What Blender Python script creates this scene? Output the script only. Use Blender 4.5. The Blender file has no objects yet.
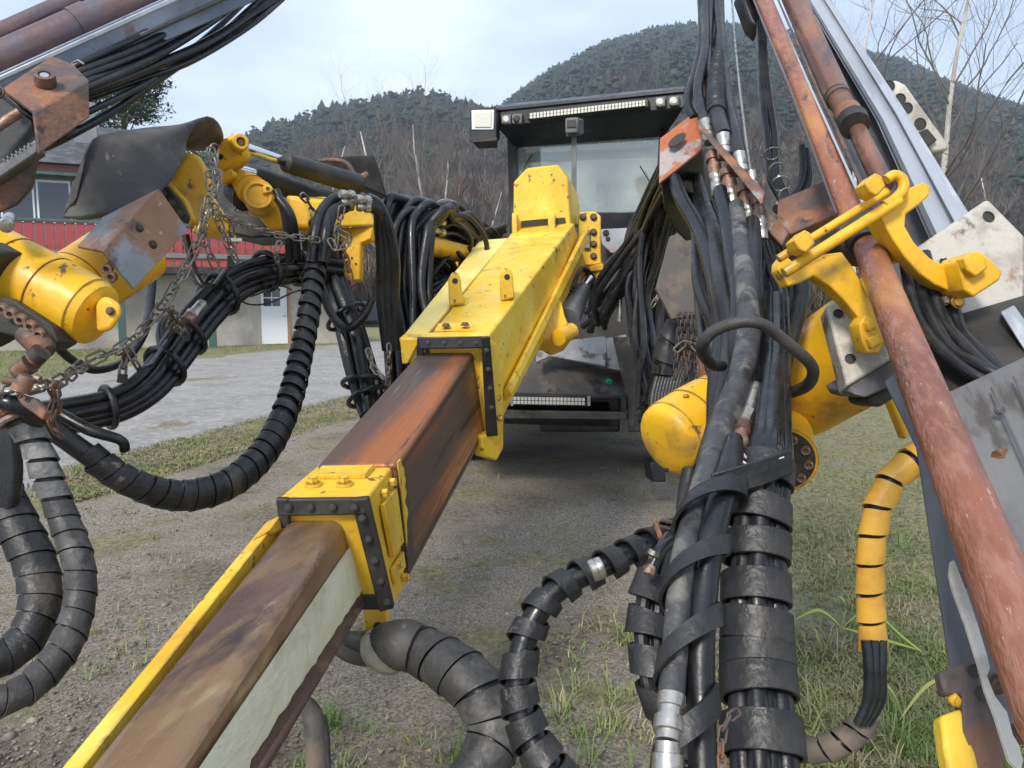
import bpy, math, random
import numpy as np
from mathutils import Vector, noise as mnoise
random.seed(7); RNG = np.random.default_rng(11)
R = math.radians
sc = bpy.context.scene; COL = sc.collection
F = 770.0; CAM = Vector((0, 0, 1.6)); PITCH = math.atan(84/770)
cp, sp = math.cos(PITCH), math.sin(PITCH)
FW = Vector((0, cp, -sp)); UP = Vector((0, sp, cp)); RT = Vector((1, 0, 0))
def P(x, y, d):
    """a point seen at (x, y) standing d metres away"""
    return CAM + RT*((x-512)/F*d) + UP*(-(y-384)/F*d) + FW*d
def PP(t): return P(t[0], t[1], t[2])
def G(x, y, z=0.0):
    v = FW + RT*((x-512)/F) - UP*((y-384)/F)
    return CAM + v*((z-CAM.z)/v.z)
def lerp(a, b, t): return a + (b-a)*t

# ---------------------------------------------------------------- materials
def _n(nt, t, **kw):
    n = nt.nodes.new(t)
    for k, v in kw.items(): setattr(n, k, v)
    return n
def coords(nt, axis=None, stretch=0.12):
    tc = _n(nt, 'ShaderNodeTexCoord')
    if axis is None: return tc.outputs['Object']
    a = Vector(axis).normalized(); u = a.cross(Vector((0, 0, 1))).normalized(); v = a.cross(u)
    cb = _n(nt, 'ShaderNodeCombineXYZ')
    for i, (w, s) in enumerate(((a, stretch), (u, 1), (v, 1))):
        d = _n(nt, 'ShaderNodeVectorMath', operation='DOT_PRODUCT'); d.inputs[1].default_value = w*s
        nt.links.new(tc.outputs['Object'], d.inputs[0]); nt.links.new(d.outputs['Value'], cb.inputs[i])
    return cb.outputs[0]
def mat(name, base, rough=.5, metal=0., layers=(), bump=0., bscale=60., axis=None, stretch=.12, coat=0., rvar=.15, world=False, wear=None):
    """layers: (colour, noise scale, threshold, softness[, detail])"""
    m = bpy.data.materials.new(name); m.use_nodes = True; nt = m.node_tree; L = nt.links
    b = nt.nodes['Principled BSDF']
    co = coords(nt, axis, stretch)
    if world:
        g = _n(nt, 'ShaderNodeNewGeometry'); co = g.outputs['Position']
    col = None
    rgb = _n(nt, 'ShaderNodeRGB'); rgb.outputs[0].default_value = (*base, 1); col = rgb.outputs[0]
    for i, ly in enumerate(layers):
        c, s, th, so = ly[:4]; det = ly[4] if len(ly) > 4 else 6
        no = _n(nt, 'ShaderNodeTexNoise'); no.inputs['Scale'].default_value = s; no.inputs['Detail'].default_value = det
        no.inputs['Roughness'].default_value = .62
        mp = _n(nt, 'ShaderNodeMapping'); mp.inputs['Location'].default_value = (i*13.1, i*7.7, i*3.3)
        L.new(co, mp.inputs[0]); L.new(mp.outputs[0], no.inputs['Vector'])
        mr = _n(nt, 'ShaderNodeMapRange', interpolation_type='SMOOTHSTEP'); mr.inputs[1].default_value = th-so; mr.inputs[2].default_value = th+so
        L.new(no.outputs[0], mr.inputs[0])
        mx = _n(nt, 'ShaderNodeMix', data_type='RGBA'); L.new(mr.outputs[0], mx.inputs[0]); L.new(col, mx.inputs[6]); mx.inputs[7].default_value = (*c, 1)
        col = mx.outputs[2]
    if wear:
        wc, wr, wa = wear; bv = _n(nt, 'ShaderNodeBevel'); bv.samples = 4; bv.inputs[0].default_value = wr; ge = _n(nt, 'ShaderNodeNewGeometry')
        dt = _n(nt, 'ShaderNodeVectorMath', operation='DOT_PRODUCT'); L.new(bv.outputs[0], dt.inputs[0]); L.new(ge.outputs['Normal'], dt.inputs[1])
        no = _n(nt, 'ShaderNodeTexNoise'); no.inputs['Scale'].default_value = 22; no.inputs['Detail'].default_value = 9; no.inputs['Roughness'].default_value = .7; L.new(co, no.inputs['Vector'])
        s1 = _n(nt, 'ShaderNodeMath', operation='SUBTRACT'); s1.inputs[0].default_value = 1; L.new(dt.outputs['Value'], s1.inputs[1])
        s2 = _n(nt, 'ShaderNodeMath', operation='MULTIPLY'); L.new(s1.outputs[0], s2.inputs[0]); s2.inputs[1].default_value = wa
        s3 = _n(nt, 'ShaderNodeMath', operation='ADD'); L.new(s2.outputs[0], s3.inputs[0]); L.new(no.outputs[0], s3.inputs[1])
        mr = _n(nt, 'ShaderNodeMapRange', interpolation_type='SMOOTHSTEP'); mr.inputs[1].default_value = .70; mr.inputs[2].default_value = .76; L.new(s3.outputs[0], mr.inputs[0])
        mx = _n(nt, 'ShaderNodeMix', data_type='RGBA'); L.new(mr.outputs[0], mx.inputs[0]); L.new(col, mx.inputs[6]); mx.inputs[7].default_value = (*wc, 1); col = mx.outputs[2]
    L.new(col, b.inputs['Base Color'])
    b.inputs['Metallic'].default_value = metal; b.inputs['Roughness'].default_value = rough
    if coat: b.inputs['Coat Weight'].default_value = coat; b.inputs['Coat Roughness'].default_value = .15
    if rvar:
        no = _n(nt, 'ShaderNodeTexNoise'); no.inputs['Scale'].default_value = bscale*.3; no.inputs['Detail'].default_value = 4; L.new(co, no.inputs['Vector'])
        mr = _n(nt, 'ShaderNodeMapRange'); mr.inputs[1].default_value = .3; mr.inputs[2].default_value = .7
        mr.inputs[3].default_value = max(.05, rough-rvar); mr.inputs[4].default_value = min(1, rough+rvar); L.new(no.outputs[0], mr.inputs[0]); L.new(mr.outputs[0], b.inputs['Roughness'])
    if bump:
        no = _n(nt, 'ShaderNodeTexNoise'); no.inputs['Scale'].default_value = bscale; no.inputs['Detail'].default_value = 8; L.new(co, no.inputs['Vector'])
        bp = _n(nt, 'ShaderNodeBump'); bp.inputs['Strength'].default_value = bump; bp.inputs['Distance'].default_value = .006
        L.new(no.outputs[0], bp.inputs['Height']); L.new(bp.outputs[0], b.inputs['Normal'])
    return m
AX = (PP((566, 222, 5.0)) - PP((345, 518, 2.0))).normalized()
FX = (PP((833, 180, 1.8)) - PP((960, 480, .85))).normalized()
M = {}
M['amber'] = mat('amber_paint', (.82, .48, .018), .46, 0, [((.68, .36, .014), 2.5, .52, .16), ((.40, .23, .04), 6, .61, .07, 12), ((.15, .085, .04), 13, .64, .03, 12), ((.09, .06, .03), 34, .67, .02, 8), ((.20, .12, .05), 3, .65, .05, 14)], .3, 40, coat=.06, wear=((.10, .06, .035), .009, 1.5), rvar=.24)
M['lemon'] = mat('lemon_paint', (.78, .50, .025), .5, 0, [((.66, .38, .02), 2.6, .54, .13), ((.84, .62, .10), 4, .60, .12), ((.40, .24, .06), 8, .64, .05, 12), ((.17, .08, .035), 20, .65, .015, 10), ((.10, .055, .03), 5, .68, .03, 14), ((.28, .18, .07), 2.2, .66, .04, 14)], .45, 45, coat=.05, wear=((.15, .075, .04), .010, 1.4), rvar=.22)
M['pale_yellow'] = mat('faded_yellow', (.80, .66, .20), .5, 0, [((.72, .55, .12), 4, .55, .1), ((.2, .12, .05), 18, .72, .02, 10)], .2, 50)
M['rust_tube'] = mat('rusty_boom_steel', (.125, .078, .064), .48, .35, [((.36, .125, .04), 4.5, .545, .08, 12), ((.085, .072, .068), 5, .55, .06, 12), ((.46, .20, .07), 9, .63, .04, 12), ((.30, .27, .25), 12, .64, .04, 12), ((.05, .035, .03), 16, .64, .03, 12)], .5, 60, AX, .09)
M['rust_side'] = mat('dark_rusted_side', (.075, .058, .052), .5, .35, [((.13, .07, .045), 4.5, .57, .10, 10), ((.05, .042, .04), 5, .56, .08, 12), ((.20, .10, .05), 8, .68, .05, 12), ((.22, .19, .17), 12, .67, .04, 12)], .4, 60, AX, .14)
M['brown_tube'] = mat('brown_worn_steel', (.145, .088, .072), .36, .45, [((.27, .165, .09), 5, .53, .08, 10), ((.42, .31, .15), 7, .61, .06, 10), ((.06, .045, .045), 6, .62, .07, 12), ((.34, .27, .23), 16, .67, .03, 12), ((.05, .03, .025), 40, .70, .02, 8)], .35, 70, AX, .07)
M['rust'] = mat('rust', (.19, .095, .065), .7, .15, [((.30, .13, .065), 6, .55, .07, 10), ((.10, .075, .068), 9, .54, .06, 12), ((.27, .25, .25), 8, .63, .04, 12), ((.05, .035, .03), 24, .64, .04, 10)], .7, 70)
M['dark_rust'] = mat('dark_rust', (.10, .075, .065), .65, .25, [((.20, .10, .06), 8, .55, .09, 10), ((.055, .05, .05), 12, .56, .06, 10), ((.26, .23, .21), 20, .68, .04)], .6, 80)
M['red_rod'] = mat('red_oxide_rod', (.30, .108, .055), .42, .2, [((.19, .068, .038), 7, .53, .10, 10), ((.33, .155, .105), 50, .58, .14, 6), ((.44, .32, .28), 120, .665, .05, 6), ((.44, .20, .07), 5, .63, .07, 12), ((.10, .055, .04), 16, .65, .04, 12)], .5, 170, FX, .3)
M['rod_dark'] = mat('dark_red_rod', (.19, .10, .075), .45, .35, [((.30, .14, .09), 6, .54, .08, 10), ((.09, .07, .07), 10, .56, .06, 12), ((.3, .26, .24), 24, .66, .05)], .35, 90, FX, .2)
M['orange_plate'] = mat('worn_orange_plate', (.42, .12, .045), .6, .1, [((.36, .33, .32), 7, .53, .035, 12), ((.22, .075, .035), 10, .58, .07, 10), ((.10, .085, .08), 20, .66, .03, 10)], .5, 70, wear=((.3, .28, .27), .01, 1.2))
M['rubber'] = mat('black_rubber', (.010, .0105, .012), .42, 0, [((.026, .026, .028), 9, .58, .12, 10), ((.085, .08, .07), 24, .70, .05, 10)], .2, 120)
M['rubber_shiny'] = mat('smooth_black_hose', (.008, .009, .011), .33, 0, [((.022, .023, .025), 8, .58, .12, 10), ((.10, .095, .085), 28, .71, .04, 10)], .12, 80)
M['wrap'] = mat('black_plastic_wrap', (.013, .0135, .015), .5, 0, [((.034, .033, .031), 8, .55, .12, 10), ((.13, .115, .09), 22, .66, .04, 12), ((.075, .062, .048), 5, .64, .06, 12)], .4, 90)
M['wrap_dusty'] = mat('dusty_plastic_wrap', (.036, .035, .034), .55, 0, [((.10, .095, .085), 9, .56, .10, 10), ((.02, .02, .02), 20, .6, .08)], .4, 80)
M['wrap_grey'] = mat('grey_scuffed_wrap', (.10, .10, .102), .6, 0, [((.22, .21, .20), 16, .54, .09, 10), ((.035, .035, .035), 12, .56, .08)], .6, 90)
M['wrap_yellow'] = mat('yellow_plastic_wrap', (.72, .40, .05), .42, 0, [((.55, .28, .04), 8, .55, .1), ((.08, .05, .03), 26, .68, .02, 10), ((.2, .12, .05), 12, .68, .05, 10)], .2, 60)
M['mat'] = mat('rubber_sheet', (.030, .029, .029), .6, 0, [((.075, .068, .060), 5, .55, .13, 12), ((.14, .12, .10), 22, .66, .05, 12)], .7, 25)
M['mat_brown'] = mat('muddy_rubber_sheet', (.085, .078, .07), .7, 0, [((.16, .125, .09), 7, .55, .12, 10), ((.05, .05, .05), 12, .6, .08)], .5, 30)
M['galv'] = mat('galvanised_plate', (.20, .215, .225), .5, .35, [((.30, .31, .32), 5, .55, .1, 10), ((.28, .145, .08), 3.0, .50, .04, 12), ((.09, .08, .08), 9, .62, .05, 12), ((.40, .38, .36), 30, .67, .04, 8)], .4, 70)
M['alu'] = mat('worn_aluminium', (.47, .44, .385), .6, .05, [((.34, .31, .265), 8, .53, .06, 12), ((.18, .15, .12), 12, .62, .04, 12), ((.66, .62, .55), 6, .60, .05, 12), ((.26, .15, .08), 5, .67, .03, 12)], .5, 60, wear=((.15, .13, .11), .008, 1.2))
M['steel_light'] = mat('pale_rail_steel', (.40, .42, .45), .42, .4, [((.28, .30, .33), 5, .54, .1, 10), ((.16, .14, .13), 10, .63, .05, 12), ((.55, .56, .58), 8, .60, .06, 10)], .25, 60, FX, .12, wear=((.5, .5, .5), .008, 1.0))
M['steel_dark'] = mat('dark_feed_steel', (.09, .092, .096), .5, .3, [((.16, .16, .158), 6, .56, .12, 10), ((.13, .09, .065), 10, .64, .06, 12)], .3, 70, FX, .25)
M['steel_grey'] = mat('grey_feed_steel', (.13, .13, .132), .55, .2, [((.18, .178, .172), 5, .55, .09, 10), ((.08, .07, .062), 10, .62, .05, 12), ((.24, .22, .20), 26, .67, .04, 10)], .35, 70, FX, .3, wear=((.26, .25, .24), .008, 1.1))
M['blue_steel'] = mat('blue_grey_steel', (.13, .155, .20), .38, .4, [((.22, .25, .31), 5, .52, .14, 8), ((.16, .10, .08), 9, .62, .06, 10)], .2, 60)
M['purple_rust'] = mat('purple_brown_steel', (.125, .085, .09), .42, .35, [((.20, .12, .10), 5, .54, .12, 8), ((.11, .12, .15), 6, .58, .1)], .25, 60)
M['chrome'] = mat('chromed_rod', (.66, .67, .68), .16, 1.0, (), rvar=.06)
M['fitting'] = mat('zinc_fitting', (.44, .42, .38), .32, .85, [((.22, .19, .16), 40, .58, .08, 8)], .1, 80)
M['copper'] = mat('rusty_fitting', (.24, .14, .10), .5, .5, [((.38, .30, .25), 40, .56, .06), ((.10, .06, .05), 26, .58, .08)], .3, 90)
M['chain'] = mat('chain_steel', (.20, .18, .155), .42, .65, [((.34, .32, .28), 35, .56, .1), ((.14, .09, .06), 18, .60, .08)], .2, 90)
M['black_paint'] = mat('black_paint', (.007, .008, .010), .4, 0, [((.022, .022, .024), 5, .6, .1, 10), ((.07, .06, .05), 18, .69, .04, 12)], .12, 40)
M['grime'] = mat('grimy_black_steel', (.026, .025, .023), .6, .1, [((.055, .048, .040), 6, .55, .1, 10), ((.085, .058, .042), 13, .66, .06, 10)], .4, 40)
M['grey_panel'] = mat('grey_white_panel', (.36, .36, .38), .5, 0, [((.28, .28, .29), 4, .55, .1), ((.45, .15, .06), 3.2, .66, .03, 10), ((.12, .10, .09), 14, .70, .04)], .1, 40)
M['grey_hood'] = mat('dirty_grey_hood', (.27, .27, .265), .6, .2, [((.36, .35, .33), 5, .55, .1), ((.09, .075, .06), 7, .58, .07, 12)], .3, 40)
M['white_paint'] = mat('old_greenish_white_paint', (.52, .475, .31), .55, 0, [((.60, .56, .40), 4, .56, .1), ((.38, .33, .18), 5, .59, .08, 10), ((.13, .08, .055), 10, .655, .02, 12)], .25, 70, AX, .2)
M['lens'] = mat('lamp_lens', (.62, .60, .52), .2, 0, (), rvar=.05)
M['frame_white'] = mat('white_frame', (.72, .74, .76), .4, 0, (), rvar=.05)
M['leather'] = mat('pale_fabric_wrap', (.30, .26, .19), .8, 0, [((.18, .15, .11), 14, .55, .12)], .6, 60)
M['grime_light'] = mat('grimy_grey_brown_steel', (.060, .054, .048), .6, .1, [((.11, .095, .08), 5, .55, .08, 12), ((.12, .07, .045), 9, .64, .05, 12), ((.02, .018, .017), 7, .60, .06, 12)], .4, 40)
M['web_white'] = mat('chipped_white_web', (.58, .53, .45), .75, 0, [((.40, .36, .30), 12, .56, .08, 12), ((.2, .12, .08), 14, .66, .03, 12)], .5, 80)
M['matte_black'] = mat('matte_black_steel', (.006, .006, .007), .8, 0, [((.018, .017, .016), 7, .58, .1, 10)], .2, 40)
M['tyre'] = mat('tyre_rubber', (.022, .022, .022), .75, 0, [((.07, .06, .05), 8, .55, .12)], .5, 50)
M['green_lens'] = mat('green_lens', (.02, .20, .12), .2, 0, (), rvar=0)
M['red_tape'] = mat('red_tape', (.5, .06, .05), .4, 0, [((.7, .6, .6), 40, .55, .05)], rvar=0)
M['decal_and_hole_shade'] = mat('black_decal_and_hole_shade', (.03, .028, .02), .5, 0, (), rvar=0)  # print black, also the painted shade inside slots and bores
def glass_mat():
    m = bpy.data.materials.new('cab_glass'); m.use_nodes = True; nt = m.node_tree; L = nt.links; nt.nodes.clear()
    out = _n(nt, 'ShaderNodeOutputMaterial'); tr = _n(nt, 'ShaderNodeBsdfTransparent'); tr.inputs[0].default_value = (.88, .93, .91, 1)
    gl = _n(nt, 'ShaderNodeBsdfGlossy'); gl.inputs['Roughness'].default_value = .08; gl.inputs[0].default_value = (.74, .77, .74, 1)
    df = _n(nt, 'ShaderNodeBsdfDiffuse'); df.inputs[0].default_value = (.66, .70, .64, 1)
    m1 = _n(nt, 'ShaderNodeMixShader'); m1.inputs[0].default_value = .17; L.new(tr.outputs[0], m1.inputs[1]); L.new(gl.outputs[0], m1.inputs[2])
    no = _n(nt, 'ShaderNodeTexNoise'); no.inputs['Scale'].default_value = 2.2; no.inputs['Detail'].default_value = 6
    mr = _n(nt, 'ShaderNodeMapRange'); mr.inputs[1].default_value = .35; mr.inputs[2].default_value = .7; mr.inputs[3].default_value = .08; mr.inputs[4].default_value = .28
    L.new(no.outputs[0], mr.inputs[0])
    m2 = _n(nt, 'ShaderNodeMixShader'); L.new(mr.outputs[0], m2.inputs[0]); L.new(m1.outputs[0], m2.inputs[1]); L.new(df.outputs[0], m2.inputs[2]); L.new(m2.outputs[0], out.inputs[0])
    return m
M['glass'] = glass_mat()
def window_mat():
    m = mat('window_glass', (.03, .035, .04), .08, 0, (), rvar=0); m.node_tree.nodes['Principled BSDF'].inputs['Specular IOR Level'].default_value = .9; return m
M['window'] = window_mat()
M['red_board'] = mat('red_painted_boards', (.34, .055, .055), .65, 0, [((.26, .04, .04), 2, .55, .1, 10), ((.42, .13, .12), 6, .64, .05, 10), ((.14, .05, .045), 9, .68, .04, 12)], .1, 20)
M['concrete'] = mat('stained_concrete', (.44, .41, .36), .85, 0, [((.36, .33, .28), .8, .52, .12, 8), ((.52, .49, .43), 1.5, .58, .1, 8), ((.25, .23, .19), 2.2, .68, .06, 10)], .2, 20)
M['green_paint'] = mat('dark_green_paint', (.05, .10, .09), .5, 0, [((.09, .13, .12), 4, .58, .1)], .05, 20)
M['grey_rail'] = mat('grey_green_rail', (.16, .18, .17), .6, 0, (), rvar=.05)
M['roof'] = mat('dark_roof', (.048, .050, .055), .7, 0, [((.10, .10, .11), 3, .55, .1)], .1, 12)
M['chimney'] = mat('grey_render', (.19, .20, .21), .8, 0, [((.25, .25, .25), 3, .55, .1)], .1, 20)
M['brown_post'] = mat('orange_brown_wood', (.36, .20, .10), .6, 0, (), rvar=.05)
M['conifer'] = mat('conifer_needles', (.022, .038, .020), .9, 0, [((.036, .054, .025), .02, .52, .06, 8), ((.085, .066, .038), .03, .58, .05, 8), ((.013, .024, .014), .05, .56, .05, 8)], 0, 1, rvar=0, world=True)
M['brush'] = mat('bare_brush', (.135, .108, .085), .9, 0, [((.19, .15, .105), .05, .52, .06, 6), ((.085, .075, .062), .03, .56, .05, 6), ((.17, .10, .05), .025, .62, .03, 6)], 0, 1, rvar=0, world=True)
M['birch'] = mat('birch_bark', (.60, .57, .52), .75, 0, [((.12, .10, .09), 5, .62, .05, 10), ((.42, .39, .35), 2, .55, .1)], .3, 20)
M['twig'] = mat('dark_twigs', (.14, .12, .11), .8, 0, (), rvar=0)
M['leafy'] = mat('evergreen_foliage', (.022, .040, .020), .8, 0, [((.07, .09, .035), 1.5, .55, .1)], 0, 1, rvar=0)
M['bark'] = mat('dark_bark', (.10, .075, .055), .85, 0, (), .4, 20)
M['grass'] = mat('grass_blades', (.14, .20, .05), .65, 0, [((.30, .28, .12), 1.6, .50, .10, 6), ((.11, .19, .035), 2.3, .55, .08, 6), ((.42, .36, .20), 4, .62, .06)], 0, 1, rvar=0, world=True)
M['leaf'] = mat('fallen_leaf', (.20, .15, .085), .7, 0, [((.33, .26, .15), 3, .56, .1, 4), ((.12, .085, .05), 5, .58, .1, 4)], 0, 1, rvar=0, world=True)
M['pebble'] = mat('pebble_stone', (.20, .18, .155), .8, 0, [((.30, .275, .24), 7, .58, .08, 3), ((.12, .105, .09), 9, .54, .08, 3)], 0, 1, rvar=0, world=True)
M['brown_leaf'] = mat('dry_brown_leaf', (.17, .07, .045), .6, 0, [((.26, .13, .08), 30, .55, .1)], .3, 80)
M['car_paint'] = mat('dark_car_paint', (.02, .025, .035), .25, 0, (), rvar=0, coat=.5)

# ---------------------------------------------------------------- object helpers
def rootpos(p):
    v = Vector((0, 0, 0))
    while p is not None: v += p.location; p = p.parent
    return v
def finish(o, parent, bevel=0, segs=2, smooth=True, label=None):
    COL.objects.link(o)
    me = o.data; n = len(me.vertices)
    if n:
        a = np.empty(n*3, 'f'); me.vertices.foreach_get('co', a); a = a.reshape(-1, 3)
        c = (a.min(0)+a.max(0))/2; a -= c; me.vertices.foreach_set('co', a.ravel()); me.update()
        o.location = Vector([float(q) for q in c]) - (rootpos(parent) if parent else Vector((0, 0, 0)))
    if parent: o.parent = parent
    if bevel:
        b = o.modifiers.new('bevel', 'BEVEL'); b.width = bevel; b.segments = segs; b.limit_method = 'ANGLE'; b.angle_limit = R(35); b.harden_normals = False
    if smooth:
        me.polygons.foreach_set('use_smooth', [True]*len(me.polygons))
        me.set_sharp_from_angle(angle=R(38)) if not bevel else me.set_sharp_from_angle(angle=R(60))
    if label: o['label'] = label
    return o
class MB:
    def __init__(s): s.v = []; s.f = []
    def ring_loft(s, rings, cap=True, closed=False):
        n = len(rings[0]); b = len(s.v)
        for r in rings: s.v += [tuple(p) for p in r]
        m = len(rings)
        for i in range(m if closed else m-1):
            a = b+i*n; c = b+((i+1) % m)*n
            for j in range(n): s.f.append((a+j, a+(j+1) % n, c+(j+1) % n, c+j))
        if cap and not closed: s.f.append(tuple(range(b+n-1, b-1, -1))); s.f.append(tuple(range(b+(m-1)*n, b+m*n)))
    def box(s, near, far): s.ring_loft([[PP(q) for q in near], [PP(q) for q in far]])
    def prism(s, pts, vec): s.ring_loft([pts, [p+vec for p in pts]])
    def obox(s, c, a, b, d):
        """box centred at c with half-axis vectors a, b, d"""
        s.ring_loft([[c+a*i+b*j+d*k for i, j in ((-1, -1), (1, -1), (1, 1), (-1, 1))] for k in (-1, 1)])
    def cyl(s, p0, p1, r0, r1=None, seg=20, cap=True): s.lathe(p0, p1, [(0, r0), (1, r0 if r1 is None else r1)], seg, cap)
    def lathe(s, p0, p1, prof, seg=28, cap=True):
        a = p1-p0; z = a.normalized(); x = z.orthogonal().normalized(); y = z.cross(x)
        s.ring_loft([[p0+a*t+(x*math.cos(2*math.pi*j/seg)+y*math.sin(2*math.pi*j/seg))*r for j in range(seg)] for t, r in prof], cap)
    def build(s, name, m, parent=None, bevel=0, segs=2, smooth=True, label=None):
        me = bpy.data.meshes.new(name); me.from_pydata(s.v, [], s.f); me.materials.append(m if not isinstance(m, str) else M[m])
        import bmesh
        bm = bmesh.new(); bm.from_mesh(me); bmesh.ops.recalc_face_normals(bm, faces=bm.faces); bm.to_mesh(me); bm.free()
        return finish(bpy.data.objects.new(name, me), parent, bevel, segs, smooth, label)
def np_obj(name, V, Fc, m, parent=None, smooth=False, label=None):
    me = bpy.data.meshes.new(name); V = np.asarray(V, 'f'); Fc = np.asarray(Fc, 'i'); k = Fc.shape[1]
    me.vertices.add(len(V)); me.vertices.foreach_set('co', V.ravel()); me.loops.add(Fc.size); me.loops.foreach_set('vertex_index', Fc.ravel())
    me.polygons.add(len(Fc)); me.polygons.foreach_set('loop_start', np.arange(0, Fc.size, k, dtype='i'))
    me.update(calc_edges=True); me.materials.append(M[m])
    o = bpy.data.objects.new(name, me); COL.objects.link(o)
    if parent: o.location = -rootpos(parent); o.parent = parent
    if smooth: me.polygons.foreach_set('use_smooth', [True]*len(Fc))
    if label: o['label'] = label
    return o
def empty(name, loc, label=None, cat=None, group=None):
    o = bpy.data.objects.new(name, None); COL.objects.link(o); o.location = loc; o.empty_display_size = .2
    if label: o['label'] = label
    if cat: o['category'] = cat
    if group: o['group'] = group
    return o
def tag(o, label, cat, group=None):
    o['label'] = label; o['category'] = cat
    if group: o['group'] = group
    return o
# paths: control points (x, y, distance, half width in pixels)
def cr(p, t):
    n = len(p)-1; i = min(int(t), n-1); u = t-i
    a, b, c, d = p[max(i-1, 0)], p[i], p[i+1], p[min(i+2, n)]
    return tuple(.5*(2*b[k]+(c[k]-a[k])*u+(2*a[k]-5*b[k]+4*c[k]-d[k])*u*u+(3*b[k]-a[k]-3*c[k]+d[k])*u**3) for k in range(len(b)))
class Path:
    def __init__(s, ctrl, n=None):
        n = n or max(24, 9*len(ctrl))
        q = [cr(ctrl, (len(ctrl)-1)*i/n) for i in range(n+1)]
        s.p = [P(a, b, d) for a, b, d, r in q]; s.r = [r*d/F for a, b, d, r in q]; s.n = n
        s.N = []; s.B = []; s.T = []; pn = None
        for i in range(n+1):
            T = (s.p[min(i+1, n)]-s.p[max(i-1, 0)]).normalized(); V = (s.p[i]-CAM).normalized()
            N = T.cross(V)
            if N.length < .15 and pn is not None: N = pn - T*pn.dot(T)
            N.normalize(); s.T.append(T); s.N.append(N); s.B.append(N.cross(T)); pn = N
        s.c = [0]
        for i in range(n): s.c.append(s.c[-1]+(s.p[i+1]-s.p[i]).length)
        s.L = s.c[-1]
    def at(s, l):
        l = min(max(l, 0), s.L); lo = 0; hi = s.n
        while hi-lo > 1:
            m = (lo+hi)//2
            if s.c[m] <= l: lo = m
            else: hi = m
        t = (l-s.c[lo])/max(1e-9, s.c[lo+1]-s.c[lo]); g = lambda A: A[lo].lerp(A[lo+1], t)
        return g(s.p), s.r[lo]+(s.r[lo+1]-s.r[lo])*t, g(s.N).normalized(), g(s.B).normalized(), g(s.T).normalized()
def tube_mb(mb, path, off=lambda i, t: (0, 0), rad=None, seg=10):
    rings = []
    for i in range(path.n+1):
        u, v = off(i, i/path.n); c = path.p[i]+path.N[i]*u+path.B[i]*v; r = rad if rad else path.r[i]
        rings.append([c+(path.N[i]*math.cos(2*math.pi*j/seg)+path.B[i]*math.sin(2*math.pi*j/seg))*r for j in range(seg)])
    mb.ring_loft(rings)
def hose(name, ctrl, m, parent, label=None, n=None, seg=12):
    mb = MB(); tube_mb(mb, Path(ctrl, n), seg=seg); return mb.build(name, m, parent, label=label)
def wtube(name, pts, r, m, parent, seg=8, label=None):
    mb = MB(); p = Path.__new__(Path); p.p = pts; p.n = len(pts)-1; p.r = [r]*len(pts); p.N = []; p.B = []
    n0 = None
    for i in range(len(pts)):
        T = (pts[min(i+1, p.n)]-pts[max(i-1, 0)]).normalized()
        n0 = T.orthogonal() if n0 is None else n0-T*n0.dot(T); n0.normalize(); p.N.append(n0.copy()); p.B.append(T.cross(n0))
    tube_mb(mb, p, seg=seg); return mb.build(name, m, parent, label=label)
def wrap(path, parent, m='wrap', pitch=.05, width=.035, ra=1.06, rb=None, thick=.004, l0=0, l1=None, name='spiral_wrap', label=None, seg=22, tilt=0, hand=1, jit=0., lap=.0035):
    """one helical band round a path; rb: depth radius as a factor of the half width"""
    rb = ra if rb is None else rb; l1 = path.L if l1 is None else l1; mb = MB(); rings = []
    nt = int((l1-l0)/pitch*seg)+1
    for i in range(nt+1):
        a = hand*2*math.pi*i/seg; l = l0+(l1-l0)*i/nt
        w = width*(1+(jit+.06)*mnoise.noise(Vector((i*.06, 3.3, l0*7))))
        q = []
        for e in (-.5, .5):
            ll = l+e*w*1.0+tilt*math.cos(a); c, r, N, B, T = path.at(ll)
            dl = lap*(e+.5)+.0022*mnoise.noise(Vector((i*.045, e*2, l0*9)))
            for th in (0, thick): q.append(c+N*math.cos(a)*(r*ra+th+dl)+B*math.sin(a)*(r*rb+th+dl))
        rings.append([q[0], q[1], q[3], q[2]])
    mb.ring_loft(rings); return mb.build(name, m, parent, label=label)
def ring(path, f, parent, m='rubber', tr=.008, ra=1.15, rb=None, name='hanger_loop', tail=None, tilt=0, seg=20):
    c, r, N, B, T = path.at(path.L*f); rb = rb or ra
    N = (N+T*tilt).normalized()
    pts = [c+N*math.cos(2*math.pi*j/seg)*r*ra+B*math.sin(2*math.pi*j/seg)*r*rb for j in range(seg+1)]
    return wtube(name, pts, tr, m, parent)
def bundle(ctrl, count, hr, parent, m='rubber_shiny', depth=.7, twist=.5, n=None, seg=9, name='hose', core=True):
    """hoses of radius hr (m) spread through an elliptical section; returns the path"""
    p = Path(ctrl, n or max(30, 8*len(ctrl))); k = 0
    for i in range(count):
        rr = math.sqrt((i+.5)/count); an = i*2.39996+.4; u0 = rr*math.cos(an); v0 = rr*math.sin(an); ph = random.uniform(0, 6.28); am = random.uniform(.02, .09); fr = random.uniform(.5, 1.6)
        def off(j, t, u0=u0, v0=v0, ph=ph, am=am, fr=fr):
            a = twist*math.sin(t*3.0+.5); w = max(.001, p.r[j]-hr*.6)
            u = u0*math.cos(a)-v0*math.sin(a)+am*math.sin(ph+t*6.28*fr); v = u0*math.sin(a)+v0*math.cos(a)+am*math.cos(ph+t*5*fr)
            return u*w, v*w*depth
        mb = MB(); tube_mb(mb, p, off, hr*random.uniform(.82, 1.12), seg); mb.build(name, m if random.random() < .75 else 'rubber', parent)
    return p
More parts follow.
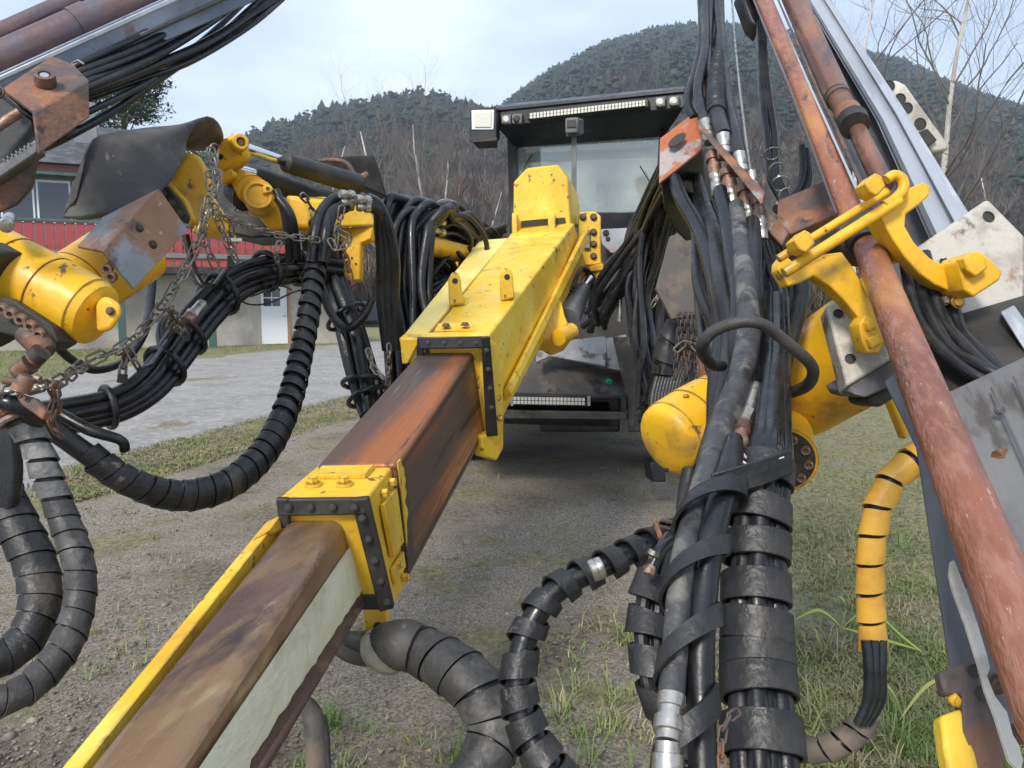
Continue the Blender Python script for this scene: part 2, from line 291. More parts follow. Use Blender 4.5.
def l_at_y(path, y):
    best = min(range(path.n+1), key=lambda i: abs((384-F*(path.p[i]-CAM).dot(UP)/(path.p[i]-CAM).dot(FW))-y)); return path.c[best]
def band(path, y, hpx, parent, m='wrap', ra=1.05, rb=.92, thick=.006, name='rubber_band', tilt=.0, seg=40):
    l = l_at_y(path, y); c0, r, N, B, T = path.at(l); w = hpx*(c0-CAM).dot(FW)/F; rings = []; mb = MB()
    for j in range(seg):
        an = 2*math.pi*j/seg; q = []
        for e_ in (-.5, .5):
            c1, r1, N1_, B1, T1 = path.at(l+w*e_+tilt*math.cos(an)); k = .0018*mnoise.noise(Vector((math.cos(an)*1.5, math.sin(an)*1.5, y*.1+e_)))
            for th in (0, thick): q.append(c1+N1_*math.cos(an)*(r1*ra+th+k)+B1*math.sin(an)*(r1*rb+th+k))
        rings.append([q[0], q[1], q[3], q[2]])
    mb.ring_loft(rings, closed=True); return mb.build(name, m, parent, .0012, 2)
def chain_obj(pts, parent, ll=.05, r=.005, name='chain', sag=0, m='chain'):
    """pts in pixels+distance; real interlocked links"""
    c = [q+(1,) for q in pts]; p = Path(c, 8*len(c)); mb = MB(); n = max(2, int(p.L/(ll*.72))); hw = ll*.26; hl = ll*.5-hw*.6
    for i in range(n):
        o, _, N, B, T = p.at(p.L*(i+.5)/n); a = R(20)+(i % 2)*R(90)+random.uniform(-.35, .35); S = N*math.cos(a)+B*math.sin(a)
        ctr = []
        for j in range(12):
            t = 2*math.pi*j/12; ctr.append(o+T*(math.cos(t)*hw*.9+(hl if math.cos(t) > 0 else -hl))+S*math.sin(t)*hw)
        rings = []; Q = T.cross(S)
        for j in range(12):
            tt = (ctr[(j+1) % 12]-ctr[j-1]).normalized(); u = tt.cross(Q).normalized()
            rings.append([ctr[j]+(u*math.cos(2*math.pi*q/6)+Q*math.sin(2*math.pi*q/6))*r for q in range(6)])
        mb.ring_loft(rings, closed=True)
    return mb.build(name, m, parent)
def plate(name, pix, th, m, parent, bevel=.004, holes=(), label=None, segs=2, back=None):
    """flat plate from pixel+distance corners, thickness away from the viewer"""
    pts = [PP(q) for q in pix]; n = Vector((0, 0, 0))
    for i in range(len(pts)): n += pts[i].cross(pts[(i+1) % len(pts)])
    n.normalize(); c = sum(pts, Vector((0, 0, 0)))/len(pts)
    if abs(n.dot((c-CAM).normalized())) > .25:      # make the corners lie in one plane
        pts = [CAM+(p-CAM)*((c-CAM).dot(n)/(p-CAM).dot(n)) for p in pts]
    if n.dot(c-CAM) < 0: n = -n
    v = n*th if back is None else back
    mb = MB(); mb.prism(pts, v); o = mb.build(name, m, parent, bevel, segs, label=label)
    for h in holes:
        # a bore: black disc standing in for the hole's shade, with a raised lip
        x, y, d, rp = h; cc = P(x, y, d); k = (c-cc).dot(n)/max(.05, ((cc-CAM).normalized()).dot(n)); cc = cc+(cc-CAM).normalized()*k
        hb = MB(); r = rp*d/F; hb.lathe(cc-n*.003, cc-n*.0006, [(0, r*1.1), (0, r*.96), (1, r*.9), (1, .0001)], 18, False); hb.build('bore', 'decal_and_hole_shade', o)
    return o
def norm_of(pix):
    a, b, c = (PP(q) for q in pix[:3]); n = (b-a).cross(c-a).normalized(); return -n if n.dot(a-CAM) > 0 else n
def bolt(x, y, d, rp, n, m, parent, h=.5, hexa=True, name='bolt', washer=True):
    c = P(x, y, d); r = rp*d/F; mb = MB()
    if washer: mb.lathe(c-n*.002, c+n*r*.22, [(0, r*1.35), (1, r*1.3)], 14)
    mb.lathe(c, c+n*r*h*1.6, [(0, r), (.85, r), (1, r*.85)], 6 if hexa else 14)
    return mb.build(name, m, parent, smooth=not hexa)
def rod(name, a, b, ra, rb, m, parent, label=None, seg=24, prof=None):
    p0, p1 = PP(a), PP(b); mb = MB(); r0 = ra*a[2]/F; r1 = rb*b[2]/F
    if prof is None: prof = [(0, .93), (.008, 1), (.992, 1), (1, .93)]
    mb.lathe(p0, p1, [(t, (r0+(r1-r0)*t)*k) for t, k in prof], seg); return mb.build(name, m, parent, label=label)
# ================================================================ THE DRILLING RIG
rig = empty('drilling_rig', G(575, 470), 'yellow three boom tunnel drilling rig with black hoses, chains and rusty feeds parked on gravel', 'drilling rig')
def X(a, b, t): return tuple(a[i]+(b[i]-a[i])*t for i in range(3))

# ---------------------------------------------------------------- centre boom
near = [(427, 338, 3.0), (487, 337, 3.0), (495, 433, 3.12), (435, 434, 3.12)]
far = [(514, 229, 5.0), (574, 223, 5.0), (586, 263, 5.15), (526, 268, 5.15)]
mb = MB(); mb.box(near, far); boom = mb.build('boom', 'lemon', rig, .012, 3, label='lemon yellow central telescopic boom')
mb = MB(); mb.box([(400, 339, 3.0), (423, 338, 3.0), (426, 362, 3.03), (403, 364, 3.03)], [(480, 240, 4.75), (508, 238, 4.75), (511, 262, 4.8), (483, 262, 4.8)])
mb.build('side_channel', 'pale_yellow', boom, .006)
# side gusset strip running along the lower edge of the visible side
mb = MB(); mb.box([(503, 392, 3.2), (508, 388, 3.18), (512, 395, 3.2), (505, 402, 3.22)], [(580, 236, 5.0), (586, 232, 5.0), (589, 240, 5.02), (583, 246, 5.02)]); mb.build('edge_rib', 'lemon', boom, .005)
# rib weld near the top
mb = MB(); mb.box([(556, 258, 4.6), (560, 255, 4.6), (562, 275, 4.6), (558, 279, 4.6)], [(558, 256, 4.75), (562, 253, 4.75), (563, 274, 4.75), (560, 277, 4.75)]); mb.build('weld_rib', 'lemon', boom, .004)
# tower head
f = [(513, 231, 4.98), (513.5, 182, 4.98), (527, 168, 5.0), (558, 164.5, 5.0), (567, 177, 4.98), (571, 226, 4.98)]
b = [(527, 226, 5.55), (527, 190, 5.55), (538, 178, 5.57), (566, 172, 5.57), (579, 197, 5.55), (580, 224, 5.55)]
mb = MB(); mb.ring_loft([[PP(q) for q in f], [PP(q) for q in b]]); tower = mb.build('boom_head', 'lemon', boom, .012, 3, label='upright yellow head of the boom')
for q in ([(521, 221, 4.965), (548, 218.5, 4.975), (549, 225, 4.975), (521, 227.5, 4.975)], [(556, 218, 4.975), (565, 217.5, 4.975), (566, 223, 4.975), (556, 224.5, 4.975)]):
    plate('slot_shade', q, .004, 'decal_and_hole_shade', boom, 0)  # black plate painted as the shaded inside of the slot
for x0, x1 in ((512, 517), (548, 555)):
    mb = MB(); mb.box([(x0, 213, 4.9), (x1, 213, 4.9), (x1, 233, 4.88), (x0, 233, 4.88)], [(x0, 213, 5.0), (x1, 213, 5.0), (x1, 231, 5.0), (x0, 231, 5.0)]); mb.build('hinge_ear', 'lemon', boom, .004)
for (x0, y0, x1, y1, d) in ((449, 272, 464, 306, 3.36), (501, 268, 513, 301, 3.42)):
    pts = [(x0, y1, d), (x0-1, y0+8, d), (x0+3, y0, d), (x0+9, y0, d), (x0+12, y0+8, d), (x0+13, y0+20, d), (x1+2, y1-3, d+.02)]
    plate('lifting_lug', pts, .045, 'lemon', boom, .008, holes=[((x0+6), y0+9, d, 2.6)])
plate('wear_pad', [(434, 330, 3.05), (438, 323, 3.12), (472, 322, 3.12), (476, 330, 3.05)], .03, 'lemon', boom, .004)
nn = UP
for x, y in ((446, 326), (465, 325)): bolt(x, y, 3.06, 3.4, nn, 'dark_rust', boom)
# warning triangle decal on the side of the boom
def side(u, v): return X(X(near[1], far[1], u), X(near[2], far[2], u), v)
A_, B_, C_ = PP(near[1]), PP(far[1]), PP(near[2]); sn = (B_-A_).cross(C_-A_).normalized(); sn = -sn if sn.dot(A_-CAM) > 0 else sn
tri = [(.13, .66), (.20, .24), (.27, .66)]
q = [PP(side(*t))+sn*.004 for t in tri]
for i in range(3): wtube('warning_mark', [q[i], q[(i+1) % 3]], .0035, 'decal_and_hole_shade', boom, 5)
wtube('warning_mark', [PP(side(.20, .38))+sn*.004, PP(side(.205, .56))+sn*.004], .005, 'decal_and_hole_shade', boom, 5)
for t in ((.05, .18), (.05, .5), (.05, .84), (.30, .12), (.62, .2)):
    c = PP(side(*t)); mb = MB(); mb.lathe(c, c+sn*.014, [(0, .017), (1, .014)], 8); mb.build('bolt', 'lemon', boom)
# mouth plate on the right and its downward tongue
plate('mouth_plate', [(486, 336, 3.0), (497, 343, 3.02), (504, 360, 3.1), (504, 448, 3.12), (497, 461, 3.1), (484, 457, 3.06), (482, 436, 3.04), (494, 432, 3.03)], .05, 'lemon', boom, .008)
for x, y in ((495, 372), (498, 398), (500, 418)): bolt(x, y, 3.08, 2.6, -FW, 'lemon', boom, h=.4)
plate('mouth_lip', [(399, 338, 2.99), (405, 333, 3.05), (486, 331, 3.05), (487, 338, 2.99)], .02, 'lemon', boom, .004)
plate('mouth_lip', [(400, 339, 2.99), (420, 339, 2.99), (415, 350, 3.0), (408, 364, 3.01), (402, 364, 3.01)], .02, 'lemon', boom, .004)
# gasket frame
for q in ([(417, 337, 2.95), (489, 336, 2.95), (487, 348, 2.95), (419, 349, 2.95)], [(481, 337, 2.94), (490, 337, 2.94), (498, 436, 3.04), (486, 437, 3.04)], [(417, 338, 2.975), (424, 338, 2.975), (423, 365, 3.0), (416, 364, 3.0)]):
    g = plate('gasket_strip', q, .018, 'black_paint', boom, .004)
for i in range(5): bolt(486.5+i*1.7, 350+i*19, 2.935+i*.025, 1.8, -FW, 'grime', boom, h=.3)
for i in range(4): bolt(428+i*16, 342.5, 2.945, 1.8, -FW, 'grime', boom, h=.3)
# middle tube, rusty orange
mn = [(316, 466, 2.26), (397, 464, 2.26), (409, 579, 2.36), (328, 582, 2.36)]
mf = [(424, 346, 3.08), (477, 346, 3.08), (489, 428, 3.18), (436, 430, 3.18)]
mb = MB(); mb.box(mn, mf); mid = mb.build('middle_tube', 'rust_tube', boom, .012, 3, label='orange rusted square steel tube')
# sleeve
sn_ = [(277, 499, 2.0), (366, 498, 2.0), (392, 609, 2.1), (303, 611, 2.1)]
sf = [(320, 463, 2.32), (396, 462, 2.32), (409, 580, 2.42), (333, 582, 2.42)]
mb = MB(); mb.box(sn_, sf); sleeve = mb.build('sleeve', 'lemon', boom, .008, 3, label='bright yellow sleeve bolted round the tube')
def on(a, b, c, d, u, v): return X(X(a, b, u), X(d, c, u), v)
def face_plate(name, c4, u0, u1, v0, v1, th, m, par, bev=.003, pts=None):
    a, b, c, d = c4; A, B, Dd = PP(a), PP(b), PP(d); n = (B-A).cross(Dd-A).normalized(); n = -n if n.dot(A-CAM) > 0 else n
    bil = lambda u, v: (PP(a)*(1-u)+PP(b)*u)*(1-v)+(PP(d)*(1-u)+PP(c)*u)*v
    uv = pts or [(u0, v0), (u1, v0), (u1, v1), (u0, v1)]
    mb = MB(); mb.prism([bil(u, v)+n*th for u, v in uv], -n*(th+.001)); return mb.build(name, m, par, bev)
top = (sf[0], sf[1], sn_[1], sn_[0]); rgt = (sn_[1], sf[1], sf[2], sn_[2])
face_plate('cover_plate', top, .14, .80, .22, .50, .014, 'lemon', sleeve)
face_plate('cover_plate', rgt, .30, .78, .16, .62, .014, 'lemon', sleeve)
face_plate('cover_plate', rgt, .22, .80, .70, .84, .008, 'lemon', sleeve)
bn = (PP(top[1])-PP(top[0])).cross(PP(top[3])-PP(top[0])).normalized(); bn = bn if bn.z > 0 else -bn
for u in (.25, .62): 
    a, b, c, d = top; p_ = (PP(a)*(1-u)+PP(b)*u)*.32+(PP(d)*(1-u)+PP(c)*u)*.68
    mb = MB(); mb.lathe(p_, p_+bn*.010, [(0, .024), (1, .022)], 16); mb.lathe(p_, p_+bn*.026, [(0, .016), (1, .015)], 6); mb.build('bolt', 'lemon', sleeve, smooth=False)
rn = (PP(rgt[1])-PP(rgt[0])).cross(PP(rgt[3])-PP(rgt[0])).normalized(); rn = -rn if rn.dot(PP(rgt[0])-CAM) > 0 else rn
for u, v in ((.42, .10), (.70, .09), (.45, .73), (.66, .90)):
    a, b, c, d = rgt; p_ = (PP(a)*(1-u)+PP(b)*u)*(1-v)+(PP(d)*(1-u)+PP(c)*u)*v
    mb = MB(); mb.lathe(p_, p_+rn*.02, [(0, .014), (1, .013)], 6); mb.build('bolt', 'lemon', sleeve, smooth=False)
for q in ([(275, 499, 1.985), (367, 498, 1.985), (366, 515, 1.99), (278, 517, 1.99)], [(350, 500, 1.98), (368, 498, 1.98), (394, 609, 2.08), (379, 613, 2.09)], [(275, 499, 1.98), (288, 499, 1.98), (289, 530, 2.0), (279, 528, 2.0)], [(300, 612, 2.1), (306, 596, 2.09), (386, 594, 2.08), (393, 610, 2.09)]):
    plate('gasket_strip', q, .02, 'grime', sleeve, .006, segs=3)
for i in range(4): bolt(288+i*22, 507, 1.98, 3.1, -FW, 'grime', sleeve, h=.3)
for i in range(5): bolt(362+i*6.2, 518+i*21, 1.985+i*.022, 3.0+random.uniform(-.3, .3), -FW, 'grime', sleeve, h=.3)
plate('lower_lug', [(362, 606, 2.2), (386, 604, 2.2), (388, 622, 2.2), (384, 638, 2.2), (372, 642, 2.2), (364, 628, 2.2)], .05, 'lemon', boom, .008, holes=[(378, 626, 2.2, 4)])
# torn paint edge behind the sleeve
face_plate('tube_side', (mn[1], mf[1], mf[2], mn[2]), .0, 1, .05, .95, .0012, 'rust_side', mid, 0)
tr = (mn[1], mf[1], mf[2], mn[2])
pts = [(.0, -.01), (.025, -.01), (.03, .05), (.045, .09), (.04, .15), (.05, .19), (.035, .24), (.045, .30), (.022, .36), (.035, .42), (.04, .47), (.02, .53), (.012, .66), (0, .72)]
face_plate('torn_paint', tr, 0, 0, 0, 0, .0045, 'lemon', mid, 0, pts)
# inner tube
inn = [(122, 807, .98), (250, 807, 1.0)]
ia = [(90-40, 807, .96), (122+14, 807, .96), (253, 807, 1.03), (150, 850, 1.03)]
ib = [(292, 513, 2.08), (346, 513, 2.08), (371, 602, 2.16), (317, 604, 2.16)]
mb = MB(); mb.box(ia, ib); inner = mb.build('inner_tube', 'brown_tube', boom, .024, 5, label='worn brown square steel tube with white side')
r4 = (ia[1], ib[1], ib[2], ia[2])
up_ = [(0, .30), (1, .30)]; low = []
N_ = 46
for i in range(N_+1):
    u = 1-i/N_; low.append((u, .80-.05*u*0+(.035*mnoise.noise(Vector((i*.9, 3, 0)))+.02*mnoise.noise(Vector((i*2.7, 1, 0))))*(1.5-u)-.08*(1-u)))
face_plate('painted_side', r4, 0, 0, 0, 0, .0018, 'white_paint', inner, 0, up_+low)
mb = MB(); mb.box([(28, 808, .99), (50, 808, .97), (60, 830, 1.0), (40, 830, 1.0)], [(266, 522, 2.05), (283, 514, 2.05), (286, 536, 2.08), (272, 538, 2.08)])
cab_l = mb.build('cable_guard', 'lemon', boom, .003, label='yellow strip along the left edge of the tube')
mb = MB(); mb.box([(252, 540, 1.9), (270, 530, 1.9), (272, 534, 1.92), (255, 545, 1.92)], [(262, 530, 2.0), (280, 516, 2.0), (282, 530, 2.0), (266, 540, 2.0)]); mb.build('guard_step', 'lemon', boom, .003)
# bracket under the boom on the right
plate('cylinder_bracket', [(525, 332, 3.9), (530, 322, 3.95), (553, 297, 4.2), (562, 300, 4.15), (566, 316, 4.1), (572, 330, 4.05), (571, 341, 4.0), (558, 346, 3.98), (547, 340, 3.95), (536, 345, 3.92), (524, 350, 3.9)], .10, 'amber', boom, .015, segs=3)
rod('cylinder_eye', (558, 338, 3.92), (571, 331, 4.06), 8.5, 8.5, 'amber', boom)
rod('edge_bar', (523, 335, 3.84), (560, 288, 4.3), 4.5, 4, 'lemon', boom)
# bolted clevis plate at the right of the tower
cl = plate('clevis_plate', [(579, 212, 5.25), (596, 211, 5.25), (601, 216, 5.25), (601, 250, 5.25), (602, 264, 5.25), (578, 266, 5.25)], .06, 'lemon', boom, .01)
for x, y in ((583, 217), (593.5, 217), (593.5, 232), (593.5, 244), (593.5, 256)): bolt(x, y, 5.245, 2.7, -FW, 'dark_rust', cl, h=.7)
plate('lock_tab', [(584, 248, 5.22), (588, 229, 5.22), (590, 230, 5.22), (590, 248, 5.22)], .02, 'galv', cl, .003)
plate('clevis_foot', [(590, 266, 5.2), (603, 263, 5.2), (604, 270, 5.2), (590, 272, 5.2)], .1, 'amber', boom, .006)
for x in (583, 599): plate('clevis_leg', [(x-3, 270, 5.22), (x+2, 270, 5.22), (x+2, 284, 5.22), (x-3, 286, 5.22)], .05, 'amber', boom, .004)
rod('piston_rod', (590, 279, 5.1), (580, 293, 4.9), 4.5, 5, 'chrome', boom)
rod('boom_cylinder', (583, 288, 4.95), (566, 322, 4.3), 8, 14, 'steel_dark', boom, prof=[(0, .7), (.06, .95), (.15, 1), (1, 1)])
for i in range(5): hose('hose', [(562+i*3, 300-i*3, 4.6, 1.6), (570+i*3, 276-i*2, 4.9, 1.6), (582+i*2, 268+i, 5.2, 1.6), (592+i*2, 290, 5.3, 1.6)], 'rubber', boom, n=14, seg=7)

# ---------------------------------------------------------------- cab
cab = MB()
L4 = [(496, 107.5, 7.1), (496, 127, 7.1), (515, 148, 7.4), (515, 104, 8.6)]
R4 = [(684.5, 88, 6.5), (684.5, 108, 6.5), (664, 137, 6.8), (690, 91, 8.0)]
cab.box(L4, R4); cab = cab.build('cab', 'black_paint', rig, .012, label='black operator cab with lamps along its visor')
mb = MB(); mb.box([(496, 108, 7.08), (684, 88.5, 6.48), (684, 92, 6.48), (496, 111, 7.08)], [(497, 105, 7.3), (685, 86, 6.7), (685, 92, 6.7), (497, 111, 7.3)]); mb.build('roof_edge', 'black_paint', cab, .005)
def cabpt(x, y, off=0): # on the lamp panel
    t = (x-496)/188.; return (x, y, 7.1-.6*t-off)
lb = plate('light_bar', [cabpt(527, 112, .11), cabpt(648, 98.5, .11), cabpt(648, 106.7, .11), cabpt(527, 119.4, .11)], .10, 'black_paint', cab, .004)
mb = MB()
for i in range(34):
    for k in range(2):
        t0, t1 = (i+.12)/34, (i+.88)/34; xa, xb = 529.5+116*t0, 529.5+116*t1; ya = lambda t: 113.2-13.2*t+k*2.9
        pts = [PP(cabpt(xa, ya(t0), .13)), PP(cabpt(xb, ya(t1), .13)), PP(cabpt(xb, ya(t1)+2.5, .13)), PP(cabpt(xa, ya(t0)+2.5, .13))]; mb.prism(pts, FW*.01)
mb.build('lens', 'lens', lb, smooth=False)
for x, y in ((506, 119), (517, 118.5), (660.5, 101.5), (674, 100.5)):
    lp = plate('work_lamp', [cabpt(x-5.2, y-4.6, .06), cabpt(x+5, y-5.2, .06), cabpt(x+5, y+4.8, .06), cabpt(x-5.2, y+5.2, .06)], .05, 'steel_dark', cab, .008)
    bl = MB(); c = PP(cabpt(x, y, .075)); bl.lathe(c, c+FW*.02, [(0, .0001), (0, .022), (.6, .034), (1, .036)], 20); bl.build('lens', 'lens' if x != 517 else 'grime', lp)
fl = MB(); fl.box([(470, 108, 6.9), (496, 107, 6.9), (497, 142, 6.9), (470, 142, 6.9)], [(474, 110, 7.1), (499, 108, 7.1), (500, 140, 7.1), (474, 140, 7.1)]); fl = fl.build('flood_lamp', 'black_paint', cab, .008)
plate('bezel', [(471.5, 110, 6.89), (494, 109.5, 6.89), (493.5, 129.5, 6.89), (471.8, 129.5, 6.89)], .01, 'frame_white', fl, .004)
plate('lens', [(474.5, 112.5, 6.878), (491.5, 112.3, 6.878), (491, 127, 6.878), (474.8, 127, 6.878)], .01, 'lens', fl, .003)
plate('lamp_tray', [(472, 142, 6.88), (497, 140, 6.88), (498, 148, 6.95), (478, 149, 6.95)], .06, 'grime', fl, .006)
def bar4(name, a, b, w, m, par, th=.08, bev=.008):
    A, B = PP(a), PP(b); T = (B-A).normalized(); V = ((A+B)/2-CAM).normalized(); N = T.cross(V).normalized(); Q = N.cross(T)
    wa, wb = w*a[2]/F/2, w*b[2]/F/2; mb = MB(); mb.ring_loft([[A+N*wa, A-N*wa, A-N*wa+Q*th, A+N*wa+Q*th], [B+N*wb, B-N*wb, B-N*wb+Q*th, B+N*wb+Q*th]]); return mb.build(name, m, par, bev)
bar4('front_pillar', (511, 128, 7.35), (515, 236, 7.4), 9, 'grime', cab)
bar4('front_pillar', (665, 130, 6.8), (659, 236, 6.85), 11, 'black_paint', cab)
plate('windshield', [(516, 147, 7.4), (664, 137, 6.85), (657, 213, 6.86), (519, 216, 7.42)], .012, 'glass', cab, 0)
bar4('windshield_sill', (514, 222, 7.38), (660, 220, 6.83), 17, 'black_paint', cab)
bar4('rear_frame', (522, 158, 8.6), (668, 152, 8.2), 10, 'black_paint', cab)
# interior: side walls, and a pale rear wall standing in for sky reflected in the glass
plate('rear_wall', [(522, 158, 8.9), (672, 150, 8.5), (668, 232, 8.5), (524, 236, 8.9)], .03, 'lens', cab, .003)
plate('rear_window', [(545, 165, 8.85), (655, 158, 8.45), (653, 196, 8.45), (546, 200, 8.85)], .01, 'lens', cab, .003)
mb = MB(); mb.box([(514, 140, 7.42), (518, 140, 7.42), (518, 232, 7.42), (514, 232, 7.42)], [(523, 150, 8.9), (526, 150, 8.9), (526, 232, 8.9), (523, 232, 8.9)]); mb.build('side_wall', 'grime', cab, .004)
mb = MB(); mb.box([(663, 134, 6.88), (668, 134, 6.88), (668, 232, 6.88), (663, 232, 6.88)], [(668, 146, 8.5), (672, 146, 8.5), (672, 232, 8.5), (668, 232, 8.5)]); mb.build('side_wall', 'grime', cab, .004)
plate('seat_back', [(596, 186, 7.7), (600, 182, 7.7), (607, 183, 7.7), (609, 207, 7.7), (597, 209, 7.7)], .12, 'black_paint', cab, .02)
plate('monitor', [(575, 205, 7.5), (592, 203, 7.5), (593, 213, 7.5), (575, 214, 7.5)], .06, 'grime', cab, .006)
wtube('wiper', [PP((640, 166, 6.85)), PP((658, 196, 6.8)), PP((662, 213, 6.8))], .006, 'black_paint', cab)
wtube('wiper', [PP((524, 168, 7.3)), PP((531, 156, 7.35)), PP((540, 150, 7.36))], .006, 'black_paint', cab)
mb = MB(); mb.box([(565, 118, 5.9), (578, 117, 5.9), (578, 133, 5.9), (565, 134, 5.9)], [(572, 120, 6.15), (584, 119, 6.15), (584, 134, 6.15), (572, 135, 6.15)]); cam_box = mb.build('camera_box', 'steel_dark', cab, .012)
plate('lens', [(567, 120, 5.89), (576, 119.5, 5.89), (576, 127, 5.89), (567, 127.5, 5.89)], .006, 'decal_and_hole_shade', cam_box, .002)
bar4('mast', (574, 133, 6.0), (574, 200, 6.0), 5, 'steel_dark', cab, .04, .004)
bar4('mast_cap', (567, 134.5, 5.98), (581, 133.5, 5.98), 4, 'steel_dark', cab, .06, .004)

# ---------------------------------------------------------------- chassis
mb = MB(); mb.box([(512, 228, 7.2), (700, 226, 6.9), (700, 400, 6.9), (512, 400, 7.2)], [(520, 234, 12), (640, 232, 11.7), (640, 356, 11.7), (520, 356, 12)]); ch = mb.build('chassis', 'grime', rig, .02, label='grimy black chassis of the rig')
mb = MB(); mb.box([(424, 262, 6.6), (516, 250, 6.6), (516, 392, 6.6), (424, 380, 6.6)], [(440, 270, 10), (520, 262, 10), (520, 360, 10), (440, 360, 10)]); mb.build('engine_block', 'grime', ch, .02)
pw = plate('side_panel', [(600, 229, 6.88), (644, 227, 6.85), (628, 252, 6.85), (611, 253, 6.87), (602, 244, 6.88)], .03, 'grey_panel', ch, .006)
plate('primer_patch', [(632, 228.5, 6.82), (644, 227.5, 6.82), (639, 236, 6.82), (633, 234, 6.82)], .004, 'orange_plate', pw, 0); bolt(606, 233, 6.87, 2.4, -FW, 'grime', pw); bolt(608, 239, 6.87, 1.8, -FW, 'grime', pw)
# front hood and bumper
mb = MB(); mb.ring_loft([[PP(q) for q in ((504, 394, 6.35), (626, 399, 6.25), (632, 380, 6.35), (604, 368, 6.5), (556, 352, 6.55), (520, 356, 6.6), (506, 372, 6.45))], [PP(q) for q in ((504, 394, 7.3), (626, 399, 7.2), (632, 360, 7.2), (604, 350, 7.3), (556, 344, 7.3), (520, 346, 7.3), (506, 360, 7.3))]]); hood = mb.build('front_hood', 'grime_light', ch, .012)
plate('step_plate', [(536, 349, 6.35), (556, 341, 6.45), (604, 336, 6.45), (608, 340, 6.42), (605, 366, 6.3), (580, 361, 6.3), (550, 356, 6.3), (536, 362, 6.3)], .02, 'grey_hood', ch, .006)
plate('step_plate', [(606, 338, 6.4), (626, 334, 6.35), (628, 372, 6.25), (608, 368, 6.3)], .02, 'grey_hood', ch, .006)
plate('corner_post', [(612, 336, 6.3), (644, 338, 6.2), (646, 398, 6.2), (640, 432, 6.2), (628, 432, 6.22), (626, 398, 6.25)], .5, 'grime_light', ch, .012)
bl = MB(); c = P(609, 382, 6.26); bl.lathe(c, c-FW*.025, [(0, .030), (.6, .028), (1, .018)], 14); bl.build('marker_lamp', 'green_lens', ch)
mb = MB(); mb.box([(452, 391, 6.3), (626, 395, 6.2), (626, 399, 6.2), (452, 395, 6.3)], [(452, 390, 6.9), (626, 394, 6.9), (626, 399, 6.9), (452, 395, 6.9)]); bump = mb.build('bumper', 'grime', ch, .008, label='black bumper with a recessed light bar')
mb = MB(); mb.box([(452, 409, 6.3), (626, 412, 6.2), (626, 420, 6.2), (452, 418, 6.3)], [(452, 405, 6.9), (626, 408, 6.9), (626, 412, 6.9), (452, 412, 6.9)]); mb.build('bumper_rail', 'grime_light', ch, .008)
plate('recess_panel', [(452, 393, 6.5), (626, 397, 6.4), (626, 411, 6.4), (452, 408, 6.5)], .03, 'black_paint', ch, .004)
plate('end_cheek', [(621, 397, 6.2), (626, 397, 6.2), (626, 412, 6.2), (621, 412, 6.2)], .3, 'grime', ch, .004)
plate('skirt', [(504, 419, 6.32), (610, 421, 6.25), (610, 427, 6.3), (504, 424, 6.36)], .5, 'black_paint', ch, .006)
lb = plate('light_bar', [(511, 395.5, 6.235), (588, 397, 6.235), (588, 406.5, 6.235), (511, 405, 6.235)], .10, 'black_paint', bump, .004)
mb = MB()
for i in range(20):
    for k in range(2):
        x0 = 513.5+i*3.6; y0 = 396.8+k*3.9+i*.06; mb.prism([P(x0, y0, 6.22), P(x0+2.9, y0, 6.22), P(x0+2.9, y0+3.2, 6.22), P(x0, y0+3.2, 6.22)], FW*.01)
mb.build('lens', 'lens', lb, smooth=False)
for x in (512, 589): plate('lamp_bracket', [(x-1.5, 396, 6.22), (x+1.5, 396, 6.22), (x+1.5, 406, 6.22), (x-1.5, 406, 6.22)], .03, 'fitting', bump, .002)
# wheels under the body
def wheel(c, r, w, par):
    mb = MB(); prof = [(0, r*.55), (0, r*.86), (.12, r*.97), (.3, r), (.7, r), (.88, r*.97), (1, r*.86), (1, r*.55)]
    mb.lathe(c-RT*w/2, c+RT*w/2, prof, 40); t = mb.build('wheel', 'tyre', par)
    mb = MB(); mb.lathe(c-RT*(w/2-.03), c+RT*(w/2-.03), [(0, r*.2), (0, r*.56), (.2, r*.5), (.8, r*.5), (1, r*.56), (1, r*.2)], 30); mb.build('rim', 'amber', t)
for x, y, d in ((462, 470, 7.9), (672, 470, 7.7), (478, 420, 11.0), (640, 420, 10.8)):
    c = P(x, 400, d); wheel(Vector((c.x, c.y, .52)), .52, .38, ch)
mb = MB(); mb.box([(540, 405, 7.6), (620, 405, 7.6), (620, 432, 7.6), (540, 432, 7.6)], [(540, 380, 12), (600, 380, 12), (600, 392, 12), (540, 392, 12)]); mb.build('axle_housing', 'grime', ch, .02)
plate('stabiliser_foot', [(650, 462, 6.0), (664, 462, 6.0), (666, 482, 6.0), (652, 482, 6.0)], .3, 'black_paint', ch, .01)
bar4('stabiliser_leg', (660, 400, 6.1), (659, 466, 6.1), 13, 'grime', ch, .12)
# ---------------------------------------------------------------- left boom and its feed (nearest, upper left)
lboom = MB()
